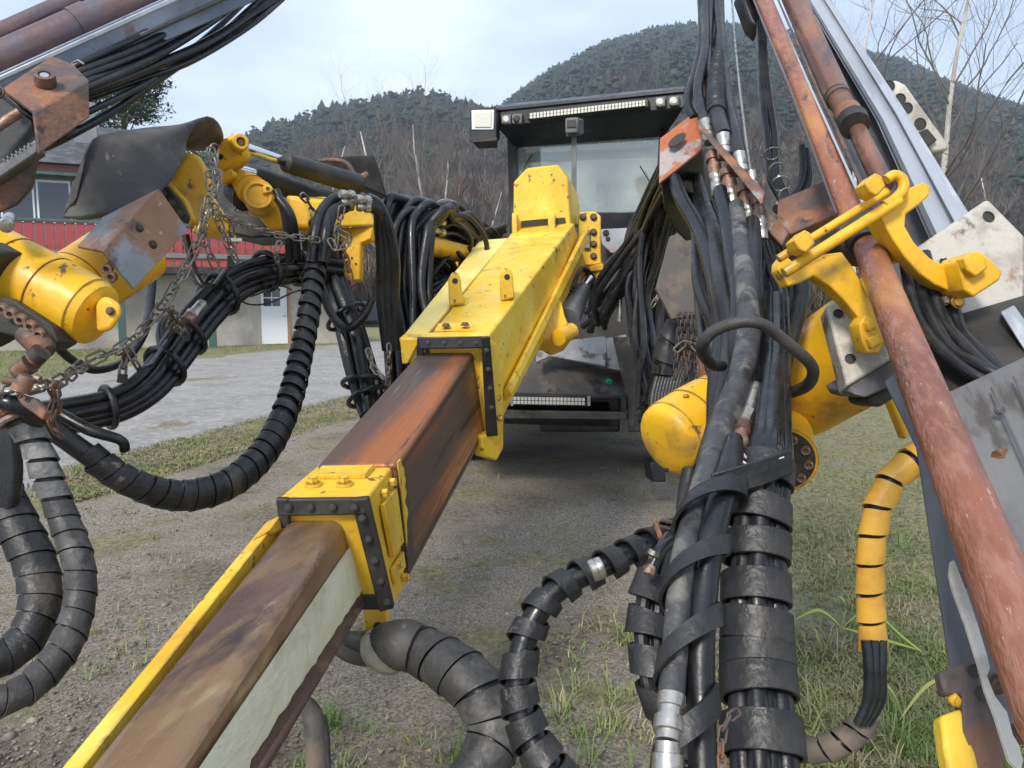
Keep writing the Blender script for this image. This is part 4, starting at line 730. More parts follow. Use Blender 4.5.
# chains
ca = chain_obj([(215, 148, 2.55), (211, 175, 2.55), (209, 200, 2.55), (199, 240, 2.5), (176, 285, 2.4), (150, 322, 2.3), (122, 347, 2.2), (88, 362, 2.1), (62, 380, 1.9), (38, 387, 1.8), (8, 392, 1.7), (-10, 396, 1.65)], rig, .060, .0035); ca['label'] = 'long weathered steel chain slung across the left boom'
chain_obj([(211, 150, 2.52), (217, 178, 2.52), (215, 205, 2.52), (222, 230, 2.55), (236, 260, 2.6)], ca, .050, .0033)
chain_obj([(214, 212, 2.6), (232, 220, 2.7), (252, 228, 2.8), (275, 234, 2.9), (300, 238, 2.95), (318, 240, 3.0)], ca, .044, .0030)
chain_obj([(206, 206, 2.5), (202, 230, 2.5), (208, 250, 2.52), (216, 268, 2.55)], ca, .050, .0033)
chain_obj([(128, 348, 2.2), (124, 364, 2.2), (122, 376, 2.2)], ca, .035, .004); rod('hook', (123, 374, 2.2), (122, 383, 2.2), 4.5, 5, 'grime', ca)
chain_obj([(128, 348, 2.2), (134, 360, 2.2), (140, 370, 2.22)], ca, .035, .004); chain_obj([(171, 310, 2.35), (178, 325, 2.4), (187, 338, 2.45)], ca, .035, .004)
chain_obj([(171, 308, 2.35), (173, 318, 2.4), (169, 328, 2.5)], ca, .035, .004)
chain_obj([(49, 384, 1.85), (54, 400, 1.85), (50, 415, 1.86), (56, 432, 1.87), (62, 435, 1.87)], ca, .03, .0038, m='rust')
chain_obj([(55, 386, 1.83), (58, 402, 1.84), (53, 420, 1.85)], ca, .03, .0038, m='rust')
chain_obj([(302, 195, 3.05), (310, 205, 3.1), (314, 218, 3.1)], ca, .045, .0045)
chain_obj([(342, 208, 3.05), (338, 228, 3.05), (336, 245, 3.05)], ca, .050, .0036); chain_obj([(330, 240, 3.0), (338, 250, 3.0), (350, 240, 3.05), (340, 232, 3.05)], ca, .044, .0034)
chain_obj([(341, 242, 3.1), (347, 262, 3.1), (352, 285, 3.1)], ca, .04, .004, m='rust'); chain_obj([(368, 350, 3.1), (374, 368, 3.1), (384, 378, 3.1)], ca, .04, .004); chain_obj([(389, 345, 3.1), (389, 362, 3.1), (388, 384, 3.1)], ca, .04, .004)
chain_obj([(232, 226, 2.7), (231, 244, 2.72), (232, 258, 2.75)], ca, .035, .004); rod('hook', (231, 256, 2.72), (231, 268, 2.72), 3.6, 4, 'grime', ca)
chain_obj([(280, 242, 2.9), (276, 252, 2.9), (278, 262, 2.95)], ca, .035, .004)
ht = MB(); c = P(233, 240, 2.7); ht.obox(c, RT*.03, UP*.006, FW*.004); ht.build('name_tag', 'frame_white', ca, .001)
# short legs of the hangers
for f_, (hx, hy, hd) in zip((.36, .455, .60), ((140, 370, 2.2), (187, 338, 2.4), (208, 285, 2.6))):
    c, r_, N, B, T = pth.at(pth.L*f_); wtube('hanger_strap', [P(hx, hy, hd), P(hx, hy, hd).lerp(c, .4)+UP*.01, c+UP*r_*1.15-B*r_*.4], .010, 'rubber_shiny', lb1)
# ---------------------------------------------------------------- right feed, its clamp and plates
feed = MB()
def strip(name, rows, th, m, par, bev=.003, label=None):
    """long flat member given by matching left / right edge points"""
    mb = MB(); rings = []
    for a, b in rows:
        A, B = PP(a), PP(b); V = ((A+B)/2-CAM).normalized(); rings.append([A, B, B+V*th, A+V*th])
    mb.ring_loft(rings); return mb.build(name, m, par, bev, label=label)
# pale rail
feed = strip('feed_beam', [((798, -12, 3.2), (824, -12, 3.2)), ((876, 120, 2.35), (906, 112, 2.35)), ((928, 236, 1.9), (968, 212, 1.9)), ((950, 290, 1.76), (1006, 268, 1.76))], .10, 'steel_light', rig, .004, 'pale steel feed beam rising across the right of the rig')
strip('rail_lip', [((817, -12, 3.17), (822, -12, 3.17)), ((896, 114, 2.32), (903, 111, 2.32)), ((953, 220, 1.87), (963, 215, 1.87)), ((985, 278, 1.73), (996, 272, 1.73))], .02, 'steel_light', feed)
strip('rail_web', [((800, -12, 3.18), (803, -12, 3.18)), ((879, 121, 2.32), (883, 119, 2.32)), ((931, 237, 1.87), (937, 234, 1.87)), ((953, 288, 1.73), (960, 285, 1.73))], .02, 'steel_dark', feed)
strip('feed_flange', [((776, -12, 3.25), (800, -12, 3.25)), ((838, 120, 2.5), (884, 122, 2.45)), ((880, 236, 2.1), (932, 240, 2.0)), ((930, 380, 1.6), (1016, 376, 1.45))], .05, 'steel_dark', feed)
# thick rusty tube with collar, between rod and rail
rod('rock_drill_rod', (788, -14, 3.0), (838, 98, 2.3), 10.5, 12.5, 'rod_dark', feed, prof=[(0, 1), (.985, 1), (.986, .9), (1, .9)])
rod('collar', (837, 96, 2.28), (853, 122, 2.18), 12.5, 13.5, 'rust', feed, prof=[(0, .9), (.01, 1), (.12, 1), (.13, .88), (.55, .86), (.62, 1), (1, 1)])
rod('collar_ring', (852, 119, 2.17), (855, 126, 2.14), 14.5, 14.5, 'grime', feed)
rod('shank_rod', (852, 120, 2.2), (884, 186, 1.95), 8.5, 10, 'rod_dark', feed)
strip('rod_guard', [((772, -12, 2.9), (774, -12, 2.9)), ((820, 100, 2.2), (823, 98, 2.2)), ((850, 165, 1.9), (854, 162, 1.9)), ((868, 205, 1.8), (873, 202, 1.8))], .05, 'dark_rust', feed)
# front red rod, upper piece
rod('drill_rod', (757, -14, 3.0), (854, 222, 1.74), 8.0, 13.2, 'red_rod', feed, label='red oxide rod running up past the clamp')
strip('rod_channel', [((766, -12, 2.95), (768, -12, 2.95)), ((810, 90, 2.2), (812.5, 89, 2.2)), ((861, 203, 1.72), (864, 202, 1.72))], .03, 'steel_light', feed)
strip('rod_channel', [((748, -12, 2.96), (750, -12, 2.96)), ((789, 90, 2.22), (792, 89, 2.22)), ((835, 214, 1.75), (838, 213, 1.75))], .05, 'steel_dark', feed)
# lower piece
rod('drill_rod', (865, 240, 1.70), (1060, 735, .60), 13.5, 36, 'red_rod', feed, label='pitted red rod in front of the feed', seg=36)
rod('seal_ring', (860, 228, 1.69), (866, 244, 1.65), 16.5, 17, 'black_paint', feed, prof=[(0, .85), (.2, 1), (.8, 1), (1, .9)])
rod('seal_lip', (863, 234, 1.672), (864, 238, 1.665), 17.6, 17.6, 'steel_dark', feed)
mb = MB(); mb.prism([P(838, 224, 1.70), P(868, 208, 1.70), P(890, 214, 1.70), P(897, 240, 1.69), P(890, 262, 1.69), P(850, 258, 1.70), P(836, 240, 1.70)], FW*.10); mb.build('clamp_jaw', 'grime', feed, .01)
# grey channel alongside the rod, left and right
strip('feed_channel', [((884, 382, 1.30), (897, 372, 1.30)), ((916, 448, 1.15), (930, 440, 1.15)), ((949, 668, .90), (1000, 650, .90)), ((962, 760, .82), (1040, 740, .82))], .03, 'steel_dark', feed)
strip('channel_edge', [((893, 372, 1.24), (898, 370, 1.24)), ((925, 448, 1.08), (932, 444, 1.08)), ((968, 560, .92), (980, 554, .92)), ((1020, 700, .76), (1034, 694, .76)), ((1050, 790, .70), (1066, 784, .70))], .02, 'steel_grey', feed)
# large grey plate right of the rod
strip('feed_deck', [((936, 398, 1.29), (1074, 334, 1.29)), ((955, 440, 1.2), (1090, 380, 1.2)), ((1010, 560, 1.0), (1140, 500, 1.0)), ((1070, 720, .82), (1200, 660, .82))], .02, 'steel_grey', feed)
strip('deck_groove', [((968, 402, 1.27), (970, 401, 1.27)), ((1040, 570, .98), (1043, 569, .98))], .004, 'steel_dark', feed, 0)
for x0, x1 in ((990, 1062), (1012, 1088)):
    strip('deck_rib', [((x0, 399-(x0-968)*.52, 1.24), (x0+2.5, 398-(x0-968)*.52, 1.24)), ((x1, 556-(x0-968)*.3, .965), (x1+3.5, 554-(x0-968)*.3, .965))], .004, 'steel_dark', feed, .001)
for x, y in ((1000, 410), (1012, 432)): bolt(x, y, 1.19, 4, -FW, 'steel_dark', feed, h=.3)
strip('deck_shadow_plate', [((905, 330, 1.56), (1060, 285, 1.56)), ((922, 380, 1.46), (1070, 330, 1.46)), ((936, 410, 1.36), (1080, 370, 1.36))], .02, 'grime', feed)  # dark plate added as the shadow behind the cables
strip('deck_rail', [((1000, 312, 1.50), (1014, 305, 1.50)), ((1040, 375, 1.4), (1058, 366, 1.4))], .03, 'steel_light', feed)
# white peeling web lower right
pe = [(951, 562), (955, 560), (960, 572), (968, 592), (978, 622), (988, 655), (991, 668), (988, 676), (996, 696), (1008, 712), (1014, 735), (1020, 745), (1024, 760), (1022, 772), (1010, 760), (1004, 742), (996, 716), (986, 690), (978, 660), (966, 622), (954, 590), (950, 574)]
plate('white_web', [(x-1, y, .865-.0009*(y-560)) for x, y in pe], .004, 'web_white', feed, 0)
plate('rust_bracket', [(939, 672, .86), (960, 664, .86), (976, 660, .86), (986, 700, .84), (1004, 744, .82), (1010, 790, .8), (972, 790, .8), (962, 730, .83), (962, 694, .84), (944, 696, .86)], .02, 'dark_rust', feed, .004, holes=[(975, 671, .855, 6), (984, 694, .84, 7)])
plate('yellow_end', [(940, 716, .84), (962, 708, .84), (970, 716, .84), (984, 790, .8), (952, 790, .8), (944, 748, .83)], .03, 'lemon', feed, .008, segs=3)
plate('yellow_tab', [(951, 700, .845), (957, 693, .845), (966, 704, .845), (962, 710, .845), (952, 706, .845)], .01, 'amber', feed, .003)
bolt(960, 580, .9, 7, -FW, 'dark_rust', feed); bolt(996, 684, .80, 8, -FW, 'dark_rust', feed); bolt(1015, 735, .78, 8, -FW, 'dark_rust', feed)
# aluminium plates and their thick edges
p1 = plate('slide_plate', [(918, 246, 1.62), (988, 198, 1.66), (1026, 236, 1.64), (1026, 300, 1.58), (958, 324, 1.56), (926, 296, 1.58)], .055, 'alu', feed, .008, holes=[(988, 217, 1.655, 5.5), (916+26, 262, 1.61, 3)], label='worn aluminium slide plate at upper right')
p2 = plate('slide_plate', [(826, 305, 1.66), (848, 290, 1.68), (882, 296, 1.66), (896, 356, 1.60), (847, 386, 1.60)], .06, 'alu', feed, .006, holes=[(838, 314, 1.655, 4.5), (850, 359, 1.62, 4.8)], label='worn aluminium slide plate beside the red rod')
mb = MB(); mb.prism([P(847, 387, 1.61), P(896, 357, 1.61), P(906, 372, 1.6), (P(893, 386, 1.58)), P(866, 398, 1.57), P(852, 393, 1.58)], FW*.12); mb.build('slide_shoe', 'steel_dark', feed, .008)
mb = MB(); mb.prism([P(866, 398, 1.60), P(900, 376, 1.60), P(908, 390, 1.6), P(880, 408, 1.6), P(870, 404, 1.6)], FW*.1); mb.build('slide_shoe', 'grime', feed, .008)
mb = MB(); mb.prism([P(926, 300, 1.60), P(958, 326, 1.58), P(1028, 300, 1.6), P(1028, 330, 1.6), P(985, 345, 1.6), P(950, 340, 1.6)], FW*.1); mb.build('slide_shoe', 'steel_dark', feed, .008)
# yellow clamp
cl_ = MB(); cd = 1.50
arm = [(878, 214), (890, 205), (902, 196), (912, 187), (924, 182), (931, 188), (929, 196), (918, 206), (906, 214), (905, 226), (914, 242), (930, 258), (950, 268), (962, 270), (975, 276), (985, 284), (978, 294), (968, 297), (952, 292), (934, 284), (918, 272), (904, 256), (892, 238)]
cl_.prism([P(x, y, 1.52) for x, y in arm], FW*.04); clamp = cl_.build('rod_clamp', 'amber', feed, .0028, 2, label='yellow forged clamp holding the red rod')
foot = MB(); foot.prism([P(958, 262, 1.47), P(966, 254, 1.47), P(978, 250, 1.47), P(990, 258, 1.47), P(1003, 272, 1.47), P(1000, 280, 1.47), P(974, 297, 1.47), P(964, 290, 1.47)], FW*.08); foot.build('clamp_foot', 'amber', clamp, .004, 2)
nut = MB(); nut.prism([P(964, 258, 1.45), P(975, 251, 1.45), P(986, 258, 1.45), P(988, 268, 1.45), P(976, 277, 1.45), P(967, 270, 1.45)], FW*.03); nut.build('nut', 'amber', clamp, .003, 2)
low = [(779, 262), (785, 254), (795, 264), (812, 262), (826, 254), (842, 252), (854, 268), (864, 288), (878, 312), (892, 336), (884, 344), (870, 342), (862, 322), (846, 302), (830, 286), (814, 276), (800, 283), (788, 286), (778, 270)]
mb = MB(); mb.prism([P(x, y, 1.56) for x, y in low], FW*.045); mb.build('clamp_arm', 'amber', clamp, .0028, 2)
mb = MB(); mb.prism([P(x, y, 1.53) for x, y in ((859, 324), (866, 314), (874, 318), (878, 330), (884, 344), (880, 353), (868, 353), (862, 340))], FW*.05); mb.build('clamp_foot', 'amber', clamp, .004, 2)
for q in (((866, 322), (874, 319), (878, 328), (869, 332)), ((868, 338), (879, 333), (883, 344), (872, 349))):
    mb = MB(); mb.prism([P(x, y, 1.515) for x, y in q], FW*.02); mb.build('nut', 'amber', clamp, .004)
rod('clamp_rod', (778, 259, 1.52), (888, 191, 1.52), 4.2, 4.2, 'amber', clamp); rod('clamp_rod', (784, 273, 1.50), (900, 199, 1.50), 5.6, 5.6, 'amber', clamp)
hose('clamp_hook', [(884, 206, 1.5, 5.5), (894, 200, 1.5, 5.5), (903, 190, 1.5, 5.5), (902, 179, 1.5, 5.2), (894, 175, 1.5, 5), (886, 180, 1.5, 5)], 'amber', clamp, n=26)
for cx, cy, s in ((804, 241, 12), (875, 184, 12)):
    for k, (ox, oy, dz) in enumerate(((0, 0, 0),)):
        q = [(cx-s*.85, cy-s*.1), (cx+s*.05, cy-s*.95), (cx+s*.55, cy-s*.7), (cx+s*.95, cy+s*.2), (cx+s*.2, cy+s*1.0), (cx-s*.45, cy+s*.7)]
        mb = MB(); mb.prism([P(x, y, 1.455) for x, y in q], FW*.05); mb.build('clamp_nut', 'amber', clamp, .003, 2)
mb = MB(); mb.prism([P(x, y, 1.56) for x, y in ((870, 217), (878, 213), (884, 222), (894, 232), (900, 246), (908, 252), (902, 262), (898, 262), (892, 250), (880, 236))], FW*.03); mb.build('clamp_tooth', 'amber', clamp, .004)
bolt(958, 302, 1.52, 5, -FW, 'amber', feed); bolt(946, 300, 1.54, 4, -FW, 'copper', feed)
# cables under the clamp
for (ox, oy, r_, k) in ((0, 0, 5.6, 0), (9, -4, 6.2, 3), (22, -2, 6.6, -2), (27, 8, 5.6, 4), (40, 6, 6.4, -3)):
    hose('cable', [(903+ox, 255+oy, 1.62, r_*.8), (909+ox, 284+oy+k, 1.58, r_), (920+ox, 320+oy-k, 1.52, r_), (942+ox, 350+oy+k, 1.44, r_), (976+ox, 376+oy-k, 1.36, r_), (1020+ox, 392+oy, 1.32, r_*.9)], 'rubber_shiny' if k > 0 else 'rubber', feed)
# perforated steel block behind the rail
pb = plate('slotted_block', [(882, 88, 3.0), (896, 79, 3.0), (906, 84, 3.0), (949, 144, 3.0), (949, 150, 3.0), (934, 153, 3.0), (918, 140, 3.0), (912, 130, 3.0)], .12, 'alu', feed, .015, holes=[(889, 86, 3.0, 5.2), (900, 99, 3.0, 5.2), (907, 108, 3.0, 5.2), (920, 124, 3.0, 5.6)], label='pale slotted block behind the feed rail')
plate('block_insert', [(916, 133, 2.98), (928, 128, 2.98), (938, 140, 2.98), (926, 148, 2.98)], .03, 'grime', pb, .006)
# right boom
rb = MB(); rb.lathe(P(700, 450, 2.6), P(905, 320, 1.95), [(0, .105), (.1, .13), (.5, .14), (.55, .145), (1, .15)], 40); rboom = rb.build('boom', 'amber', rig, label='amber yellow right boom behind the hoses')
mb = MB(); A, B = P(732, 402, 2.10), P(666, 442, 1.98); r = 39*2.04/F
mb.lathe(A, B, [(0, r*.80), (.10, r*.96), (.30, r*1.0), (.302, r*.96), (.315, r*.96), (.317, r*1.0), (.62, r*1.02), (.622, r*.98), (.64, r*.98), (.642, r*1.0), (.90, r*.985), (.905, r*.955), (.97, r*.93), (1.01, r*.86), (1.035, r*.74), (1.05, r*.5), (1.058, .0001)], 48); act = mb.build('rotary_actuator', 'amber', rboom, label='domed yellow actuator at the end')
bolt(666, 470, 1.93, 2.0, (-FW-UP).normalized(), 'grime', act); bolt(686, 396, 1.96, 2.5, UP, 'amber', act)
fg = MB(); c = P(797, 458, 2.0); nn = (P(806, 470, 1.85)-P(780, 425, 2.2)).normalized()
fg.lathe(P(776, 424, 2.25), P(781, 460, 2.03), [(0, .08), (.4, .083), (.42, .094), (1, .094)], 32); fg = fg.build('bolt_flange', 'amber', rboom)
c = P(781, 460, 2.03); mb = MB(); mb.lathe(c, c+(P(781, 460, 2.03)-P(776, 424, 2.25)).normalized()*.006, [(0, .086), (1, .084)], 32); mb.build('flange_face', 'grime', fg)
ax = (P(781, 460, 2.03)-P(776, 424, 2.25)).normalized(); ux = (RT-ax*RT.dot(ax)).normalized(); uy = ax.cross(ux)
for i in range(10):
    a = 2*math.pi*i/10; q0 = c+(ux*math.cos(a)+uy*math.sin(a))*.068+ax*.004; mb = MB(); mb.lathe(q0, q0+ax*.012, [(0, .012), (1, .0115), (1, .008), (.2, .007), (.2, .0001)], 14, False); mb.build('socket_bolt', 'copper', fg)
rod('boom_pin', (720, 452, 2.5), (745, 500, 2.5), 9, 9, 'amber', rboom)
plate('boom_strut', [(890, 400, 1.9), (898, 396, 1.9), (912, 428, 1.9), (906, 440, 1.9)], .04, 'amber', rboom, .006)

# ---------------------------------------------------------------- mudflap, rear clutter at right
fl = plate('rubber_flap', [(656, 288, 3.4), (670, 236, 3.5), (704, 224, 3.5), (716, 240, 3.5), (712, 312, 3.4), (672, 319, 3.35)], .02, 'mat_brown', rig, .004, label='muddy rubber flap hanging behind the orange bracket')
post = bar4('support_post', (706, 300, 3.6), (704, 400, 3.6), 16, 'orange_plate', rig, .12); post['label'] = 'post with flaking red paint behind the hoses'
rr = None
for i in range(48):
    x0 = 668+random.uniform(-14, 18); y0 = 190+random.uniform(-10, 25); k = i % 3; d = 4.4+random.uniform(0, .8)
    if k == 0:   c = [(x0+10, y0-30, d-.4, 3), (x0-6, y0+10, d, 3.2), (x0-34+random.uniform(-6, 6), y0+55, d+.2, 3.2), (x0-62+random.uniform(-10, 6), y0+98, d+.4, 3.2), (590+random.uniform(-8, 16), 322+random.uniform(-14, 10), d+.7, 3)]
    elif k == 1: c = [(x0+8, y0-20, d-.4, 3.2), (x0-12, y0+22, d, 3.2), (646-random.uniform(0, 22), y0+70, d+.1, 3.4), (650-random.uniform(0, 18), 340, d, 3.4), (660-random.uniform(0, 22), 398+random.uniform(-30, 14), d, 3.2), (662-random.uniform(0, 26), 420+random.uniform(-20, 8), d, 3)]
    else:        c = [(x0+6, y0, d-.3, 3.2), (x0-4, y0+40, d-.1, 3.4), (652+random.uniform(-8, 10), 300, d, 3.5), (648+random.uniform(-6, 12), 360, d, 3.5), (645+random.uniform(-4, 14), 402, d, 3.4), (655+random.uniform(0, 12), 370, d-.2, 3.2)]
    o = hose('hose_bundle' if rr is None else 'hose', c, 'rubber_shiny' if random.random() < .6 else 'rubber', rig if rr is None else rr, n=34, seg=8)
    if rr is None: rr = o; o['label'] = 'tangle of black hoses under the cab at right'
for i in range(9): hose('hose', [(712-i*4, 330+i*2, 3.7, 4), (700-i*5, 348, 3.65, 4), (684-i*3.2, 372, 3.6, 4.2), (676-i*3, 402, 3.55, 4.2), (672-i*2, 432, 3.5, 4.2)], 'rubber', rr, n=22)
sp_ = [(684, 300, 3.6, 10), (680, 320, 3.6, 11), (668, 345, 3.6, 11), (664, 375, 3.6, 11)]; q_ = Path(sp_, 40); wrap(q_, rr, 'wrap', .10, .075, 1.0, thick=.006); hose('hose', [(a, b, c_, r*.9) for a, b, c_, r in sp_], 'rubber', rr)
for i, x in enumerate((680, 685, 690, 694)): chain_obj([(x, 314, 3.36), (x+random.uniform(-3, 3), 345, 3.36), (x+random.uniform(-5, 5), 378+i*3, 3.36)], rr, .045, .0032, m='dark_rust')
chain_obj([(676, 350, 3.35), (688, 343, 3.33), (700, 352, 3.34)], rr, .05, .005)
for i in range(4): chain_obj([(690-i*8, 226+i*16, 4.2), (684-i*8, 238+i*18, 4.2), (676-i*8, 252+i*18, 4.2)], rr, .045, .0045)
rod('zinc_pipe', (620, 300, 4.8), (620, 322, 4.8), 2.5, 2.5, 'fitting', rr)
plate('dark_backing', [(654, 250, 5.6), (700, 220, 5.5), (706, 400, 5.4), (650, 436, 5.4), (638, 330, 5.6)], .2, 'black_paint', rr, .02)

# ---------------------------------------------------------------- orange bulkhead bracket with fittings
ob = MB()
for q in ([(660, 138, 2.36), (697, 110, 2.42), (703, 148, 2.30), (659, 183, 2.28)],):
    pts = [PP(t) for t in q]; n = (pts[1]-pts[0]).cross(pts[2]-pts[0]).normalized(); n = n if n.dot(FW) > 0 else -n; ob.prism(pts, n*.012)
ob = ob.build('bulkhead_bracket', 'orange_plate', rig, .003, label='orange bracket with grey scuffs and bulkhead fittings')
c = P(677, 141, 2.33); nb = norm_of([(660, 138, 2.36), (697, 110, 2.42), (703, 148, 2.30)]); mb = MB(); ux = (PP((690, 128, 2.36))-PP((662, 152, 2.34))).normalized(); uy = nb.cross(ux)
mb.prism([c+ux*math.cos(t*math.pi/8)*.034+uy*math.sin(t*math.pi/8)*.017+nb*.002 for t in range(16)], nb*.003); mb.build('slot_shade', 'decal_and_hole_shade', ob, smooth=False)  # black ellipse on the face, painted for the dark inside of the opening
# dark box mouth under it
mb = MB(); ring0 = [(660, 181, 2.29), (703, 147, 2.31), (706, 190, 2.5), (699, 232, 2.6), (686, 242, 2.6), (672, 228, 2.5), (663, 205, 2.4)]
mb.ring_loft([[PP(q) for q in ring0], [P(x+10, y-2, d+.25) for x, y, d in ring0]]); mb.build('bracket_cover', 'black_paint', ob, .01, 3)
strip('bulkhead_plate', [((697, 119, 2.22), (698, 128, 2.18)), ((731, 155, 2.06), (730, 166, 2.02)), ((765, 192, 1.92), (762, 205, 1.88))], .05, 'rust', ob, .003)
plate('bulkhead_side', [(762, 204, 2.0), (790, 232, 1.95), (782, 246, 1.95), (752, 214, 2.0)], .04, 'dark_rust', ob, .004)
plate('bulkhead_base', [(778, 200, 2.15), (826, 180, 2.1), (836, 214, 2.05), (790, 234, 2.05), (776, 222, 2.1)], .03, 'rust', ob, .004)
fits = [((712, 152, 2.16), (706, 128, 2.22), 6.5), ((727, 168, 2.10), (724, 142, 2.14), 7.5), ((744, 184, 2.05), (740, 160, 2.08), 7), ((756, 196, 2.0), (752, 178, 2.02), 5)]
for k, (a, b, r) in enumerate(fits):
    rod('hose_fitting', X(a, b, .4), (b[0]-1, b[1]-6, b[2]), r, r, 'fitting', ob, prof=[(0, .85), (.08, 1.08), (.3, 1.08), (.31, .9), (.4, .9), (.42, 1.0), (1, 1.0)])
    rod('hose_fitting', a, (a[0]+4, a[1]+26, a[2]-.03), r, r, 'copper', ob, prof=[(0, .75), (.1, .75), (.11, 1.12), (.35, 1.12), (.36, .85), (.5, .85), (.52, 1.05), (1, 1.05)])
    rod('ferrule', (a[0]+4, a[1]+22, a[2]-.03), (a[0]+7, a[1]+44, a[2]-.05), r*1.15, r*1.1, 'fitting', ob, prof=[(0, .9), (.05, 1), (.3, 1), (.33, .93), (.5, .93), (.53, 1), (.95, 1), (1, .9)])
# hoses rising out of frame
up = [[(706, 122, 2.22, 5.2), (698, 90, 2.35, 5), (705, 50, 2.5, 4.6), (706, 10, 2.7, 4.2), (704, -20, 2.8, 4)], [(710, 128, 2.2, 5), (714, 96, 2.3, 5), (708, 55, 2.5, 4.6), (711, 10, 2.7, 4), (712, -20, 2.8, 4)],
      [(724, 136, 2.14, 8), (716, 108, 2.25, 8), (716, 76, 2.4, 7.4), (720, 40, 2.55, 5), (719, -20, 2.8, 4.4)], [(740, 156, 2.08, 7), (735, 132, 2.15, 6.8), (728, 100, 2.3, 5.6), (722, 50, 2.5, 4.8), (716, -20, 2.8, 4)],
      [(694, 118, 2.4, 4.5), (688, 100, 2.45, 4.5), (697, 66, 2.55, 4.2), (702, 30, 2.7, 4), (700, -20, 2.85, 3.8)], [(700, 116, 2.42, 4), (707, 90, 2.45, 4), (712, 60, 2.6, 4), (704, 20, 2.7, 3.6), (708, -20, 2.85, 3.4)], [(711, 100, 2.5, 3), (704, 70, 2.55, 3), (714, 36, 2.6, 3), (722, -20, 2.8, 3)]]
h_up = None
for i, c in enumerate(up):
    o = hose('hose_bundle' if h_up is None else 'hose', c, 'rubber_shiny' if i % 2 else 'rubber', rig if h_up is None else h_up, n=34)
    if h_up is None: h_up = o; o['label'] = 'black hoses rising out of the orange bracket'
hose('hose', [(705, 100, 2.4, 3.2), (704, 60, 2.5, 3), (708, 20, 2.65, 2.8)], 'copper', h_up)
p_ = Path(up[2], 60); wrap(p_, h_up, 'rubber', .014, .009, 1.0, l0=p_.L*.12, l1=p_.L*.5, thick=.003, name='armour_coil')
hose('thin_cable', [(752, 180, 2.05, 1.5), (745, 130, 2.2, 1.3), (738, 70, 2.5, 1.1), (730, -20, 2.9, 1.0)], 'fitting', h_up, seg=6)
hs2 = [[(758+i*3, -20, 3.1, 2.6), (759+i*2, 40, 2.9, 2.6), (761+i*2.5, 90, 2.7, 3), (766+i*4-(i % 2)*3, 135, 2.55, 3), (769+i*3, 175, 2.4, 3.2), (781+i*3, 200, 2.3, 3.4), (788+i*3, 214, 2.2, 3.2)] for i in range(4)]
h2 = None
for c in hs2:
    o = hose('hose_bundle' if h2 is None else 'hose', c, 'rubber_shiny', rig if h2 is None else h2, n=30)
    if h2 is None: h2 = o; o['label'] = 'thin black hoses beside the red rod'
p_ = Path([(772, 150, 2.42, 8), (776, 172, 2.36, 8), (790, 206, 2.2, 8)], 20)
for f_ in (.05, .3, .55, .8): ring(p_, f_, h2, 'fitting', .0022, 1.0, name='wire_tie', tilt=random.uniform(-.6, .6))
rod('cable_end', (789, 205, 2.15), (794, 216, 2.12), 4, 4, 'fitting', h2)
hose('hose', [(806, 150, 2.4, 3.5), (808, 180, 2.35, 4.5), (800, 200, 2.3, 4.5), (786, 214, 2.25, 4), (776, 208, 2.2, 4)], 'rubber_shiny', h2)
hose('hose', [(802, 146, 2.4, 3), (803, 175, 2.35, 4), (794, 196, 2.3, 4), (782, 208, 2.25, 4)], 'rubber', h2)
plate('hose_guard', [(738, -12, 3.0), (752, -12, 3.0), (762, 20, 2.95), (759, 29, 2.95), (750, 20, 2.95)], .08, 'black_paint', h2, .01)

# ---------------------------------------------------------------- main hoses at right
down = [[(674, 178, 2.30, 6), (682, 200, 2.22, 7), (697, 226, 2.12, 7.5), (708, 252, 2.02, 9), (718, 290, 1.9, 10.5), (724, 335, 1.8, 11), (718, 390, 1.7, 11), (716, 440, 1.6, 10)],
        [(694, 165, 2.45, 4), (702, 200, 2.3, 7), (714, 240, 2.05, 9), (724, 290, 1.85, 10.5), (732, 340, 1.75, 11), (724, 400, 1.6, 11), (704, 470, 1.45, 11)],
        [(720, 190, 2.05, 7), (728, 225, 1.95, 8.5), (734, 260, 1.85, 9.5), (740, 300, 1.75, 10), (738, 350, 1.65, 10.5), (742, 400, 1.6, 9)],
        [(752, 222, 1.95, 8), (752, 250, 1.85, 9.5), (752, 290, 1.75, 10), (755, 340, 1.65, 10), (758, 390, 1.6, 10), (750, 450, 1.5, 10)],
        [(764, 235, 2.1, 5), (774, 270, 2.0, 6), (782, 300, 1.95, 7), (780, 340, 1.9, 8), (776, 390, 1.8, 8), (772, 450, 1.6, 8)],
        [(790, 240, 2.2, 6), (798, 270, 2.1, 7), (802, 295, 2.05, 8), (792, 335, 1.95, 8), (780, 385, 1.85, 8), (774, 440, 1.7, 8)],
        [(776, 240, 2.3, 6), (768, 265, 2.1, 7), (766, 300, 2.0, 8), (764, 350, 1.85, 9), (768, 410, 1.7, 10), (764, 470, 1.5, 9)],
        [(770, 230, 2.25, 4), (786, 262, 2.15, 6), (792, 296, 2.1, 7), (784, 330, 2.0, 7), (770, 380, 1.9, 7)], [(700, 250, 2.4, 5), (700, 300, 2.3, 6), (706, 350, 2.1, 6), (722, 400, 1.9, 7), (734, 450, 1.7, 7)], [(745, 250, 2.3, 6), (748, 320, 2.1, 8), (750, 390, 1.9, 9), (746, 460, 1.6, 9)]]
